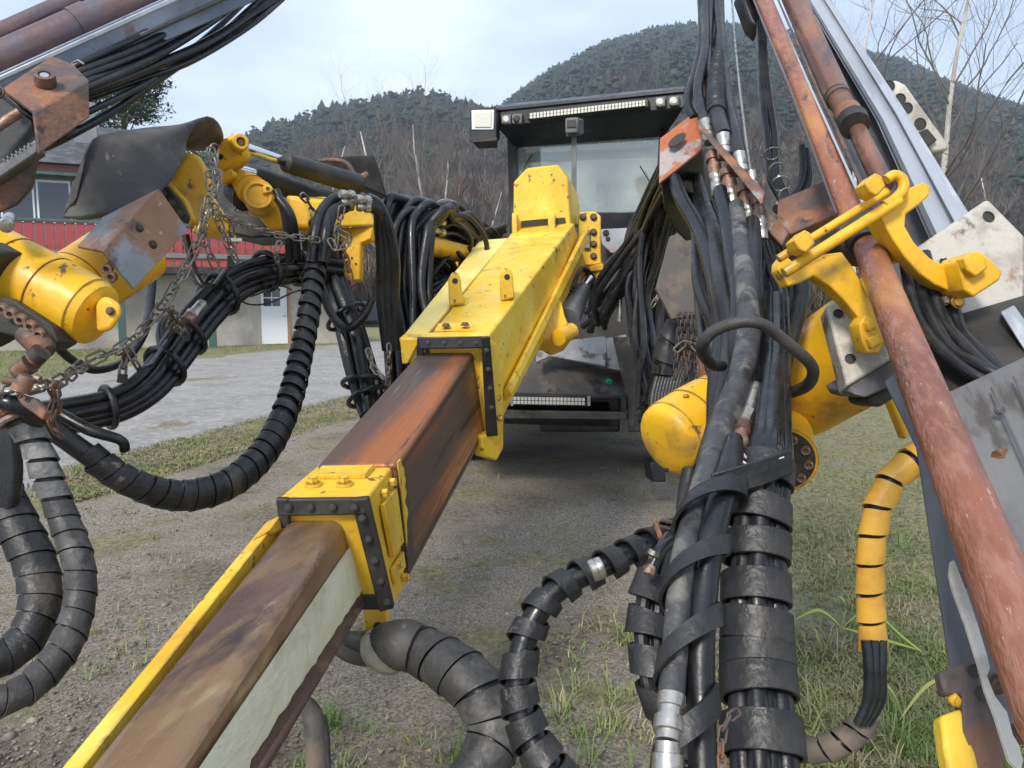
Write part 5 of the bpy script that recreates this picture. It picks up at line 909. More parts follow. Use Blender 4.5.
for i in range(11):
    x0 = 700+i*8+random.uniform(-4, 4); down.append([(x0-6, 196+i*4, 2.45, 4.5), (x0+random.uniform(-4, 6), 240, 2.3, 6), (x0+8+random.uniform(-6, 8), 290, 2.15, 7), (746+(x0-740)*.55+random.uniform(-5, 5), 345, 2.0, 7.5), (748+(x0-740)*.4, 400, 1.85, 8), (742+(x0-740)*.35, 452, 1.7, 8), (728+(x0-740)*.4, 500, 1.55, 8)])
md = None
for i, c in enumerate(down):
    o = hose('hose_bundle' if md is None else 'hose', c, 'rubber_shiny' if i % 2 == 0 else 'rubber', rig if md is None else md, n=50, seg=14)
    if md is None: md = o; o['label'] = 'thick black hoses gathered through a bar at right'
# worn light hose running the full height in front
hw = [(736, 205, 1.98, 7.5), (741, 245, 1.86, 9), (747, 300, 1.68, 11), (748, 340, 1.58, 12), (738, 385, 1.46, 13), (724, 420, 1.36, 13), (710, 465, 1.22, 13), (694, 520, 1.14, 13), (682, 570, 1.08, 13), (676, 640, 1.02, 13), (671, 700, .97, 13.5)]
M['rubber_worn'] = mat('worn_grey_hose', (.045, .046, .048), .5, 0, [((.13, .125, .115), 14, .54, .06, 10), ((.02, .02, .022), 22, .58, .08), ((.30, .29, .27), 40, .70, .04, 8)], .3, 110)
hose('hose', hw, 'rubber_worn', md, n=110, seg=18, label='long hose scuffed pale grey')
rod('hose_fitting', (672, 694, .97), (668, 742, .93), 14, 14.5, 'fitting', md, prof=[(0, .85), (.04, 1), (.3, 1), (.32, .9), (.5, .88), (.52, 1.12), (.8, 1.12), (.82, .9), (1, .9)])
rod('hose_fitting', (668, 742, .93), (667, 800, .90), 14, 15, 'fitting', md, prof=[(0, .9), (.2, .9), (.22, 1.1), (.8, 1.1), (1, .9)])
# second front hose
h3 = [(734, 440, 1.28, 9), (730, 466, 1.20, 13), (720, 500, 1.15, 14), (711, 540, 1.10, 14), (705, 580, 1.07, 14), (701, 640, 1.02, 14), (701, 700, .99, 14.5), (704, 800, .94, 15)]
hose('hose', h3, 'rubber_shiny', md, n=70, seg=18)
rod('hose_fitting', (756, 385, 1.46), (747, 416, 1.38), 6.0, 6.5, 'fitting', md, prof=[(0, .8), (.05, 1), (.9, 1), (1, .8)])
rod('hose_fitting', (748, 412, 1.38), (743, 424, 1.35), 8, 8, 'fitting', md, seg=6); rod('hose_fitting', (744, 422, 1.35), (734, 460, 1.26), 8, 10, 'copper', md, prof=[(0, .8), (.2, .8), (.21, 1.1), (.3, 1.1), (.31, .9), (.45, .9), (.46, 1.05), (.6, 1.05), (.61, .95), (1, 1)])
ringp = Path([(736, 455, 1.25, 12), (732, 468, 1.22, 12)], 4); ring(ringp, .4, md, 'red_tape', .0022, 1.0, name='red_tie'); hose('red_tie', [(742, 461, 1.2, 1.2), (752, 466, 1.19, 1), (768, 462, 1.18, 1), (784, 457, 1.18, .8)], 'red_tape', md, seg=6)
# wrap A: round the two front hoses
ca_ = [(722, 470, 1.20, 25), (706, 520, 1.13, 24), (695, 570, 1.08, 24), (689, 640, 1.02, 25), (686, 700, .98, 27), (685, 800, .93, 29)]
pa = Path(ca_, 120)
wrap(pa, md, 'wrap', .112, .034, 1.05, 1.0, .005, l0=.04, l1=pa.L, tilt=-.016, hand=-1, seg=30)
# hose column B (right) with wide bands
cb_ = [(776, 300, 1.75, 9), (776, 345, 1.60, 11), (773, 390, 1.44, 14), (770, 430, 1.32, 18), (767, 455, 1.26, 23), (762, 485, 1.23, 26), (758, 510, 1.21, 27.5), (756, 560, 1.17, 28.5), (756, 610, 1.13, 30), (757, 660, 1.10, 31.5), (761, 720, 1.05, 34), (767, 820, .98, 38)]
hb0 = hose('hose_bundle', [(a, b, c+.03, r*.45) for a, b, c, r in cb_], 'rubber', rig, n=80, label='thick hose column in wide black bands, lower right')
pb_ = bundle(cb_, 8, .0165, hb0, depth=.7, twist=.25, n=120, seg=14)
for y_, h_ in ((474, 26), (511, 28), (549, 28), (591, 30), (627, 29), (656, 27.5), (686, 31), (737, 38)): band(pb_, y_, h_, hb0, tilt=random.uniform(-.003, .006))
plate('wrap_tail', [(712, 474, 1.17), (760, 460, 1.14), (792, 449, 1.2), (793, 474, 1.2), (762, 486, 1.14), (716, 500, 1.17)], .006, 'wrap', hb0, .002)
chain_obj([(738, 712, .93), (728, 720, .92), (722, 738, .92), (722, 770, .90)], hb0, .018, .0017, m='dark_rust')
# bundle C (left) behind
cc_ = [(672, 540, 1.5, 10), (662, 560, 1.45, 14), (652, 590, 1.40, 17), (649, 630, 1.36, 18), (653, 670, 1.32, 17), (663, 705, 1.30, 15), (690, 760, 1.28, 14)]
hc0 = hose('hose_bundle', [(a, b, c+.03, r*.5) for a, b, c, r in cc_], 'rubber', rig, n=40, label='short banded hose loop left of the column')
pc_ = bundle(cc_, 5, .014, hc0, depth=.7, n=50); wrap(pc_, hc0, 'wrap', .064, .046, 1.08, .9, .005, l0=pc_.L*.22, l1=pc_.L, seg=26)
rod('copper_union', (656, 556, 1.36), (648, 575, 1.34), 5.5, 5.5, 'copper', hc0, prof=[(0, .8), (.1, 1.1), (.3, 1.1), (.32, .85), (.7, .85), (.72, 1.05), (1, 1)])
hose('hose', [(690, 540, 1.4, 6), (672, 542, 1.38, 6), (660, 552, 1.36, 6), (652, 566, 1.35, 5.5)], 'rubber_shiny', hc0)
rod('brass_ring', (655, 551, 1.35), (653, 555, 1.35), 6, 6, 'fitting', hc0)
# hoses behind column, filling towards the boom pin
for i in range(4): hose('hose', [(690+i*6, 470, 1.9, 8), (686+i*6, 500, 1.85, 9), (684+i*5, 540, 1.7, 9), (676+i*5, 590, 1.55, 9), (672+i*5, 640, 1.5, 9)], 'rubber', hc0)
# ring bar round the hoses
rbp = [(722, 366, 1.62, 5.5), (712, 364, 1.50, 6), (703, 354, 1.42, 5.8), (703, 343, 1.38, 6), (716, 330, 1.36, 6), (742, 322, 1.34, 6), (764, 325, 1.34, 6), (786, 342, 1.36, 6), (809, 362, 1.40, 6), (813, 375, 1.44, 6), (806, 386, 1.5, 6.2), (790, 393, 1.6, 5.8)]
hose('hose_ring_bar', rbp, 'mat', rig, n=70, seg=14, label='bent black bar looped round the right hoses')
# spiral wrapped arc D
cd_ = [(690, 520, 1.75, 8), (668, 534, 1.7, 11), (640, 548, 1.66, 12.5), (604, 566, 1.62, 13), (570, 582, 1.60, 13.5), (545, 602, 1.58, 14), (528, 632, 1.56, 14.5), (519, 665, 1.54, 14.5), (519, 700, 1.52, 15.5), (529, 734, 1.50, 17), (552, 772, 1.47, 18), (590, 815, 1.45, 18)]
hd0 = hose('hose_bundle', [(a, b, c, r*.86) for a, b, c, r in cd_], 'rubber_shiny', rig, n=90, label='black hose with open spiral wrap arching in the foreground')
pd_ = Path(cd_, 130); wrap(pd_, hd0, 'wrap', .058, .033, 1.04, 1.04, .005, l0=.05, l1=pd_.L*.62, tilt=.006, seg=26, hand=-1); wrap(pd_, hd0, 'wrap', .058, .044, 1.06, 1.06, .005, l0=pd_.L*.62, l1=pd_.L, tilt=.006, seg=26, hand=-1)
rod('hose_fitting', (590, 572, 1.585), (602, 567, 1.59), 11.5, 11.5, 'fitting', hd0, prof=[(0, .9), (.1, 1), (.45, 1), (.5, .93), (.6, 1), (1, .95)])
chain_obj([(672, 528, 1.62), (664, 524, 1.62), (658, 530, 1.6), (664, 535, 1.6)], hd0, .03, .004, m='rust')
# thick wrapped hose E under the boom
ce_ = [(352, 640, 2.2, 10), (372, 644, 2.1, 15), (398, 644, 2.0, 19), (424, 652, 1.95, 21), (452, 668, 1.9, 23), (478, 690, 1.86, 24), (494, 722, 1.84, 24), (488, 756, 1.8, 23), (466, 790, 1.76, 22), (440, 820, 1.72, 22)]
he0 = hose('hose_bundle', [(a, b, c, r*.92) for a, b, c, r in ce_], 'rubber', rig, n=80, label='dusty wrapped hose curling down under the boom sleeve')
pe_ = Path(ce_, 110); wrap(pe_, he0, 'wrap_dusty', .066, .061, 1.05, 1.05, .005, l0=pe_.L*.22, l1=pe_.L, jit=.2, seg=28)
pe2 = Path([(378, 648, 2.0, 19), (390, 645, 1.98, 23), (406, 645, 1.95, 25), (416, 648, 1.94, 23)], 12); mb = MB(); tube_mb(mb, pe2, seg=22); mb.build('hose_collar', 'mat', he0)
pe3 = Path([(376, 660, 2.02, 14), (384, 652, 1.98, 22), (390, 640, 1.97, 22), (392, 626, 1.98, 12)], 10); ring(pe3, .5, he0, 'leather', .022, .8, name='fabric_tie')
hose('hose', [(330, 640, 2.3, 8), (350, 652, 2.2, 10), (370, 655, 2.1, 11), (384, 650, 2.05, 10)], 'grime', he0)
hose('fabric_sling', [(300, 700, 1.95, 8), (312, 714, 1.9, 10), (316, 740, 1.88, 11), (318, 800, 1.85, 12)], 'mat_brown', he0, n=20); hose('fabric_sling', [(322, 716, 1.9, 4), (326, 740, 1.88, 4), (328, 800, 1.85, 4)], 'mat', he0, n=16)
# yellow spiral hose F at right
cf_ = [(930, 452, 1.50, 12), (916, 460, 1.50, 12.5), (898, 472, 1.5, 10.5), (881, 498, 1.5, 10.5), (873, 530, 1.5, 10), (870, 570, 1.5, 10), (871, 610, 1.5, 10), (873, 650, 1.5, 10), (874, 690, 1.5, 10), (862, 724, 1.5, 9.5), (838, 744, 1.5, 9.5), (808, 750, 1.52, 9), (770, 742, 1.56, 10)]
hf0 = hose('hose_bundle', [(a, b, c, r*.9) for a, b, c, r in cf_], 'rubber', rig, n=80, label='hose in yellow spiral wrap dropping to a black bend')
pf_ = Path(cf_, 130); wrap(pf_, hf0, 'wrap_yellow', .056, .0485, 1.05, 1.05, .004, l0=0, l1=pf_.L*.545, tilt=.006, seg=28, hand=-1, label='yellow spiral wrap')
wrap(pf_, hf0, 'mat_brown', .036, .031, 1.12, 1.12, .004, l0=pf_.L*.74, l1=pf_.L, seg=26, hand=-1)
for i in range(3): hose('hose', [(866+i*8, 640, 1.48, 5), (869+i*6, 670, 1.47, 5.5), (868+i*6, 700, 1.47, 5.5), (858+i*4, 724, 1.47, 5)], 'rubber_shiny', hf0, n=14)
# dry leaf lying on the deck
lf_ = MB(); pts = [(990, 463), (992, 452), (998, 449), (1006, 448), (1010, 452), (1018, 457), (1012, 461), (1002, 463), (996, 464), (992, 469)]
ln = 1.145; V_ = [P(x, y, ln+.006*math.sin(i*2.2)) for i, (x, y) in enumerate(pts)]; cc0 = P(1003, 457, ln-.008); lf_.v = [tuple(v) for v in V_]+[tuple(cc0)]; n_ = len(V_); lf_.f = [(i, (i+1) % n_, n_) for i in range(n_)]
lo = lf_.build('dry_leaf', 'brown_leaf'); sm = lo.modifiers.new('t', 'SOLIDIFY'); sm.thickness = .001
tag(lo, 'curled brown dry leaf lying on the grey feed deck', 'leaf')
# ================================================================ THE SETTING
def structure(o): o['kind'] = 'structure'; return o
def stuff(o): o['kind'] = 'stuff'; return o
def ground_mat():
    m = bpy.data.materials.new('gravel_and_grass'); m.use_nodes = True; nt = m.node_tree; L = nt.links; b = nt.nodes['Principled BSDF']
    g = _n(nt, 'ShaderNodeNewGeometry'); pos = g.outputs['Position']
    def noise(s, det=6, off=0, ro=.6):
        n = _n(nt, 'ShaderNodeTexNoise'); n.inputs['Scale'].default_value = s; n.inputs['Detail'].default_value = det; n.inputs['Roughness'].default_value = ro
        mp = _n(nt, 'ShaderNodeMapping'); mp.inputs['Location'].default_value = (off, off*.7, 0); L.new(pos, mp.inputs[0]); L.new(mp.outputs[0], n.inputs['Vector']); return n.outputs[0]
    def rng(v, a, b_, c=0, d=1):
        n = _n(nt, 'ShaderNodeMapRange', interpolation_type='SMOOTHSTEP'); n.inputs[1].default_value = a; n.inputs[2].default_value = b_; n.inputs[3].default_value = c; n.inputs[4].default_value = d; L.new(v, n.inputs[0]); return n.outputs[0]
    def mix(f, a, c):
        n = _n(nt, 'ShaderNodeMix', data_type='RGBA'); L.new(f, n.inputs[0])
        for k, v in ((6, a), (7, c)):
            if isinstance(v, tuple): n.inputs[k].default_value = (*v, 1)
            else: L.new(v, n.inputs[k])
        return n.outputs[2]
    def math_(op, a, c):
        n = _n(nt, 'ShaderNodeMath', operation=op); n.use_clamp = True
        for k, v in ((0, a), (1, c)):
            if isinstance(v, (int, float)): n.inputs[k].default_value = v
            else: L.new(v, n.inputs[k])
        return n.outputs[0]
    grav = mix(rng(noise(75, 8), .36, .64), (.118, .099, .075), (.36, .305, .235))
    vo = _n(nt, 'ShaderNodeTexVoronoi'); vo.inputs['Scale'].default_value = 105; L.new(pos, vo.inputs['Vector'])
    grav = mix(rng(vo.outputs['Color'], .70, .86), grav, (.40, .36, .31))
    grav = mix(rng(noise(.8, 6, 5), .46, .66), grav, mix(rng(noise(30, 6, 2), .4, .6), (.085, .070, .050), (.22, .18, .13)))
    moss = mix(rng(noise(26, 8, 9), .35, .65), (.115, .115, .045), (.28, .245, .125))
    sx = _n(nt, 'ShaderNodeSeparateXYZ'); L.new(pos, sx.inputs[0])
    right = rng(sx.outputs['X'], .9, 2.2)
    ln_ = _n(nt, 'ShaderNodeMath', operation='MULTIPLY_ADD'); L.new(sx.outputs['X'], ln_.inputs[0]); ln_.inputs[1].default_value = -3.7; L.new(sx.outputs['Y'], ln_.inputs[2])
    far_ = math_('MAXIMUM', rng(sx.outputs['Y'], 24, 27), rng(ln_.outputs[0], 48, 53)); far_ = math_('MULTIPLY', far_, 1.6)
    far_.node.use_clamp = False
    pa_, pb_2 = G(40, 500), G(350, 408); sl = (pb_2.y-pa_.y)/(pb_2.x-pa_.x)
    l2 = _n(nt, 'ShaderNodeMath', operation='MULTIPLY_ADD'); L.new(sx.outputs['X'], l2.inputs[0]); l2.inputs[1].default_value = -sl; L.new(sx.outputs['Y'], l2.inputs[2])
    l3 = _n(nt, 'ShaderNodeMath', operation='SUBTRACT'); L.new(l2.outputs[0], l3.inputs[0]); l3.inputs[1].default_value = pa_.y-sl*pa_.x-.1; l4 = _n(nt, 'ShaderNodeMath', operation='ABSOLUTE'); L.new(l3.outputs[0], l4.inputs[0])
    area = math_('MAXIMUM', math_('MAXIMUM', right, far_), rng(l4.outputs[0], 1.5, .3))
    thr = math_('ADD', noise(1.1, 10, 3, .7), math_('MULTIPLY', area, .17))
    base = mix(rng(thr, .51, .63), grav, moss)
    base = mix(rng(noise(2.6, 10, 12, .75), .60, .68), base, mix(rng(noise(60, 6, 2), .4, .6), (.06, .045, .030), (.19, .13, .075)))
    L.new(base, b.inputs['Base Color']); b.inputs['Roughness'].default_value = .85
    bp = _n(nt, 'ShaderNodeBump'); bp.inputs['Strength'].default_value = .9; bp.inputs['Distance'].default_value = .02; L.new(noise(85, 10, 1, .75), bp.inputs['Height']); L.new(bp.outputs[0], b.inputs['Normal'])
    return m
M['ground'] = ground_mat()
M['dark_red'] = mat('dark_red_trim', (.16, .05, .045), .6, 0, (), rvar=.05)
M['road'] = mat('compact_gravel', (.265, .252, .232), .9, 0, [((.20, .19, .172), 1.2, .52, .12, 8), ((.34, .328, .31), 9, .58, .08, 10), ((.20, .185, .165), 22, .62, .05, 10), ((.48, .46, .44), 45, .66, .04, 4)], .8, 30, world=True)
# ground sheet: fine near, coarse far
nx, ny = 150, 170
xs = np.sign(np.linspace(-1, 1, nx))*np.abs(np.linspace(-1, 1, nx))**3*1600; ys = -30+np.linspace(0, 1, ny)**3*1700
Xg, Yg = np.meshgrid(xs, ys); Zg = np.zeros_like(Xg)
def gz(x, y):
    if y > 22 or y < .5 or abs(x) > 12: return 0
    return .022*mnoise.noise(Vector((x*.8, y*.8, 0)))+.008*mnoise.noise(Vector((x*3, y*3, 4)))-.014
for i in range(ny):
    for j in range(nx):
        if abs(Xg[i, j]) < 12 and .5 < Yg[i, j] < 22: Zg[i, j] = gz(Xg[i, j], Yg[i, j])
Vg = np.stack([Xg, Yg, Zg], -1).reshape(-1, 3); I = np.arange(nx*ny).reshape(ny, nx)
Fg = np.stack([I[:-1, :-1], I[:-1, 1:], I[1:, 1:], I[1:, :-1]], -1).reshape(-1, 4)
structure(np_obj('ground', Vg, Fg, 'ground', smooth=True))
# gravel road: ragged band
roadn = [(-30, 530), (20, 492), (60, 478), (110, 462), (170, 445), (230, 428), (300, 410), (360, 395), (430, 382), (520, 372), (620, 362)]
roadf = [(-60, 393), (0, 384), (60, 376), (110, 368), (180, 360), (260, 352), (330, 345), (400, 340), (470, 336), (540, 333), (620, 330), (700, 328)]
mb = MB(); N1 = 240; NA = 40
for i in range(N1+1):
    a = G(*cr(roadn, (len(roadn)-1)*i/N1)); b = G(*cr(roadf, (len(roadf)-1)*i/N1))
    a = a+(a-b).normalized()*(.30*mnoise.noise(Vector((i*.11, 0, 0)))+.18*mnoise.noise(Vector((i*.6, 5, 0)))); b = b+(b-a).normalized()*(.5*mnoise.noise(Vector((i*.13, 7, 0))))
    for k in range(NA+1): q = a.lerp(b, k/NA); mb.v.append((q.x, q.y, gz(q.x, q.y)+(.016 if 0 < k < NA else -.05)))
mb.f = [(i*(NA+1)+k, (i+1)*(NA+1)+k, (i+1)*(NA+1)+k+1, i*(NA+1)+k+1) for i in range(N1) for k in range(NA)]
structure(mb.build('gravel_road', 'road'))

# ---------------------------------------------------------------- hills and their forest
def prof(pts):
    xs_, ys_ = zip(*pts); return lambda u: float(np.interp(u, xs_, ys_))
S1 = prof([(-400, 290), (300, 190), (440, 140), (500, 118), (545, 85), (600, 58), (650, 45), (690, 40), (740, 42), (800, 52), (860, 68), (900, 80), (960, 104), (1024, 122), (1200, 170), (1500, 220)])
S2 = prof([(-500, 270), (0, 215), (200, 168), (256, 147), (290, 136), (330, 122), (380, 111), (430, 107), (465, 110), (500, 124), (560, 160), (640, 220), (700, 270), (900, 296), (1500, 298)])
def hz(u, r):
    t = (u-512)/F
    z1 = 1.6+(296-S1(u))/F*950; a1 = max(0, min(1, (r-130)/820)); h1 = z1*(a1**.9 if a1 < 1 else 1)
    z2 = 1.6+(294-S2(u))/F*560; a2 = max(0, min(1, (r-110)/450)); h2 = z2*a2**.95*(1 if r < 560 else max(0, 1-(r-560)/200))
    n = 6*mnoise.noise(Vector((u*.02, r*.012, 0)))*a2 if r < 900 else 0
    return max(h1, h2, 0)+n-.3*(1-a2)
def hp_(u, r): return ((u-512)/F*r, r, hz(u, r))
us = np.linspace(-500, 1500, 170); rs = np.concatenate([np.linspace(100, 950, 70), [1100]])
Vh = []
for r in rs:
    for u in us:
        x, y, z = hp_(u, r) if r <= 950 else ((u-512)/F*r, r, hz(u, 950)*.7); Vh.append((x, y, z))
I = np.arange(len(Vh)).reshape(len(rs), len(us)); Fh = np.stack([I[:-1, :-1], I[:-1, 1:], I[1:, 1:], I[1:, :-1]], -1).reshape(-1, 4)
M['hill'] = mat('hill_floor', (.045, .05, .03), .95, 0, [((.085, .075, .055), .02, .5, .1)], 0, 1, rvar=0, world=True)
structure(np_obj('hillside', Vh, Fh, 'hill', smooth=True))
def conifer_proto(seed, tiers=6, sides=7):
    rg = np.random.default_rng(seed); V = []; Fc = []
    for k in range(tiers):
        z0 = .12+.80*k/tiers; z1 = z0+.30*(1-.4*k/tiers)+.04; rr_ = .23*(1-k/tiers)**.8+.03; b = len(V)
        for j in range(sides):
            a = 2*math.pi*(j+rg.uniform(-.3, .3))/sides+k*.5; q = rr_*rg.uniform(.55, 1.3); V.append((math.cos(a)*q, math.sin(a)*q, z0+rg.uniform(-.05, .02)))
        V.append((rg.uniform(-.02, .02), rg.uniform(-.02, .02), min(1, z1)))
        for j in range(sides): Fc.append((b+j, b+(j+1) % sides, b+sides))
    return np.array(V), np.array(Fc)
def pine_proto(seed):
    rg = np.random.default_rng(seed); V = []; Fc = []
    for k in range(9):
        z = rg.uniform(.28, .88); q = .22*(1.15-z)**.5; a = rg.uniform(0, 6.28); cx_, cy_ = math.cos(a)*q*.7, math.sin(a)*q*.7; r = rg.uniform(.09, .17); b = len(V)
        V += [(cx_+r*rg.uniform(.7, 1.2), cy_, z), (cx_, cy_+r*rg.uniform(.7, 1.2), z), (cx_-r*rg.uniform(.7, 1.2), cy_, z+rg.uniform(-.04, .04)), (cx_, cy_-r, z), (cx_, cy_, z+r*.75), (cx_, cy_, z-r*.4)]
        Fc += [(b, b+1, b+4), (b+1, b+2, b+4), (b+2, b+3, b+4), (b+3, b, b+4), (b+1, b, b+5), (b+2, b+1, b+5), (b+3, b+2, b+5), (b, b+3, b+5)]
    return np.array(V), np.array(Fc)
def brush_proto(seed, n=110):
    rg = np.random.default_rng(seed); V = []; Fc = []
    for i in range(n):
        a = rg.uniform(0, 6.28); z0 = rg.uniform(.1, .6); sp_ = rg.uniform(.10, .34); z1 = min(1, z0+rg.uniform(.08, .34)); w = rg.uniform(.003, .009)
        x0, y0 = math.cos(a)*sp_*.25, math.sin(a)*sp_*.25; x1, y1 = math.cos(a)*sp_, math.sin(a)*sp_; b = len(V)
        V += [(x0-math.sin(a)*w, y0+math.cos(a)*w, z0), (x0+math.sin(a)*w, y0-math.cos(a)*w, z0), (x1, y1, z1)]; Fc.append((b, b+1, b+2))
    return np.array(V), np.array(Fc)
def scatter(name, protos, pts, m, lean=.0):
    """pts: rows of x, y, z, height, width factor, rotation"""
    VV = []; FF = []; off = 0
    for k, (v, f) in enumerate(protos):
        q = pts[k::len(protos)]
        if not len(q): continue
        c, s = np.cos(q[:, 5]), np.sin(q[:, 5]); h = q[:, 3][:, None]; w = h*q[:, 4][:, None]
        x = (v[None, :, 0]*c[:, None]-v[None, :, 1]*s[:, None])*w+q[:, 0][:, None]; y = (v[None, :, 0]*s[:, None]+v[None, :, 1]*c[:, None])*w+q[:, 1][:, None]; z = v[None, :, 2]*h+q[:, 2][:, None]
        VV.append(np.stack([x, y, z], -1).reshape(-1, 3)); n = len(v); FF.append((f[None]+(np.arange(len(q))*n)[:, None, None]+off).reshape(-1, f.shape[1])); off += n*len(q)
    return np_obj(name, np.concatenate(VV), np.concatenate(FF), m)
rows = []; rows_b = []
while len(rows) < 16500:
    u = random.uniform(-60, 1090); r = 170+780*random.random()**.62
    if 560 < r < 700 and u < 480: continue
    z = hz(u, r); dec = mnoise.noise(Vector((u*.012, r*.008, 3)))+(.70 if r < 300 else .04)
    if dec > .40 and random.random() < .85: rows_b.append(((u-512)/F*r, r, z-.5, random.uniform(8, 13), random.uniform(.9, 1.5), random.uniform(0, 6.28))); continue
    rows.append(((u-512)/F*r, r, z-.5, random.triangular(5, 15, 9)*(1 if r > 400 else .9), random.uniform(.8, 1.5), random.uniform(0, 6.28)))
forest = scatter('conifer_forest', [conifer_proto(i, 6+i % 3) for i in range(6)]+[pine_proto(i) for i in range(5)], np.array(rows), 'conifer'); stuff(forest)
for _ in range(3600):
    u = random.uniform(180, 1090); r = random.uniform(75, 240); z = hz(u, r) if r > 100 else 0
    h = random.uniform(5, 9)*(r/150)**.35*(.8 if r < 100 else 1); rows_b.append(((u-512)/F*r, r, max(0, z)-.3, h, random.uniform(.8, 1.5), random.uniform(0, 6.28)))
br = scatter('bare_woodland', [brush_proto(i) for i in range(6)], np.array(rows_b[:8000]), 'brush'); stuff(br)
rows_c = []
for _ in range(2600):
    u = random.uniform(250, 1090); r = random.uniform(48, 80); rows_c.append(((u-512)/F*r, r, -.2, random.uniform(2.2, 6.5), random.uniform(.9, 1.6), random.uniform(0, 6.28)))
stuff(scatter('undergrowth', [brush_proto(i+20, 90) for i in range(5)], np.array(rows_c), 'brush'))

# bare trees one can tell apart
def bare_tree(name, base, h, tr, seed, label, levels=5, spread=.5, lean=0., parts=None, cat='tree', group='bare trees at the foot of the hill'):
    rg = random.Random(seed); T = MB(); C = MB()
    def seg(mb, pts, r0, r1, sd):
        rings = []; n = len(pts)
        for i, p in enumerate(pts):
            t = (pts[min(i+1, n-1)]-pts[max(i-1, 0)]).normalized(); x = t.orthogonal().normalized(); y = t.cross(x); r = r0+(r1-r0)*i/(n-1)
            rings.append([p+x*math.cos(6.283*j/sd)*r+y*math.sin(6.283*j/sd)*r for j in range(sd)])
        mb.ring_loft(rings, False)
    def grow(p, d, ln, r, lv):
        n = (9 if lv < 2 else 6) if lv < levels-1 else 4; pts = [p]; q = p; dd = d
        for i in range(n):
            dd = (dd+Vector((rg.uniform(-1, 1), rg.uniform(-1, 1), rg.uniform(-.5, .9)))*(.24 if lv else .09)).normalized(); q = q+dd*ln/n; pts.append(q)
        re = r*(.35 if lv else .22)
        seg(T if lv < 1 else C, pts, r, re, 8 if lv == 0 else (5 if lv < 3 else 3))
        if lv >= levels: return
        k = {0: 17, 1: 7, 2: 5, 3: 4}.get(lv, 3)
        for i in range(k):
            t = rg.uniform(.28 if lv == 0 else .15, 1.0) if i else .98; j = min(n-1, int(t*n)); a = pts[j].lerp(pts[j+1], t*n-j if t < 1 else 1)
            ax_ = (pts[j+1]-pts[j]).normalized(); o = ax_.orthogonal().normalized(); o.rotate(__import__('mathutils').Quaternion(ax_, rg.uniform(0, 6.283)))
            nd = (ax_*(1-spread)+o*spread*rg.uniform(.7, 1.4)+Vector((0, 0, .15))).normalized()
            grow(a, nd, ln*(rg.uniform(.30, .5) if lv == 0 else rg.uniform(.42, .68))*(1.25-.6*t if lv == 0 else 1), max(re, r*(1-t*.75))*.48, lv+1)
    d0 = Vector((lean, 0, 1)).normalized(); root = empty(name, base, label, cat, group)
    grow(Vector(base), d0, h*.82, tr, 0)
    T.build('trunk', 'birch', root); C.build('crown', 'twig', root, smooth=False)
    return root
def copy_tree(o, loc, sc_, rz, label, group=None):
    c = o.copy(); COL.objects.link(c); c.location = loc; c.scale = (sc_,)*3; c.rotation_euler.z = rz; c['label'] = label
    if group: c['group'] = group
    for ch in o.children: k = ch.copy(); COL.objects.link(k); k.parent = c
    return c
bt1 = bare_tree('birch_tree', ((385-512)/F*55, 55, 0), 17.0, .21, 3, 'bare white trunked birch standing behind the left boom guard', 4, .45)
copy_tree(bt1, ((430-512)/F*80, 80, 0), 1.35, 2.1, 'tall bare birch with grey twigs between guard and cab, behind the hose sheaf', 'bare trees at the foot of the hill')
copy_tree(bt1, ((316-512)/F*62, 62, 0), 1.0, 4.0, 'bare birch whose crown meets the sky above the left boom cylinder', 'bare trees at the foot of the hill')
bt2 = bare_tree('birch_tree', ((436-512)/F*52, 52, 0), 13.0, .15, 9, 'slim pale birch right of the hose sheaf, its trunk forked', 4, .4)
copy_tree(bt2, ((472-512)/F*60, 60, 0), .95, 1.2, 'small bare tree just left of the cab flood lamp', 'bare trees at the foot of the hill')
copy_tree(bt2, ((350-512)/F*66, 66, 0), 1.15, 2.7, 'thin bare tree between two birches above the left boom', 'bare trees at the foot of the hill')
copy_tree(bt2, ((745-512)/F*60, 60, 0), 1.0, .6, 'bare tree behind the thin cable at the right of the cab', 'bare trees at the foot of the hill')
b3 = bare_tree('birch_tree', ((940-512)/F*22, 22, 0), 12.5, .13, 21, 'large bare birch with wide branches at the right, beyond the feed rail', 5, .55, -.02, group='bare birches on the right')
b4 = bare_tree('birch_tree', ((858-512)/F*26, 26, 0), 15.0, .12, 33, 'bare birch leaning left, mostly hidden by the feed rail', 4, .45, -.10, group='bare birches on the right')
copy_tree(bt2, ((1010-512)/F*38, 38, 0), .75, 3.3, 'small bare tree at the right edge, below the large birch crown', 'bare birches on the right')
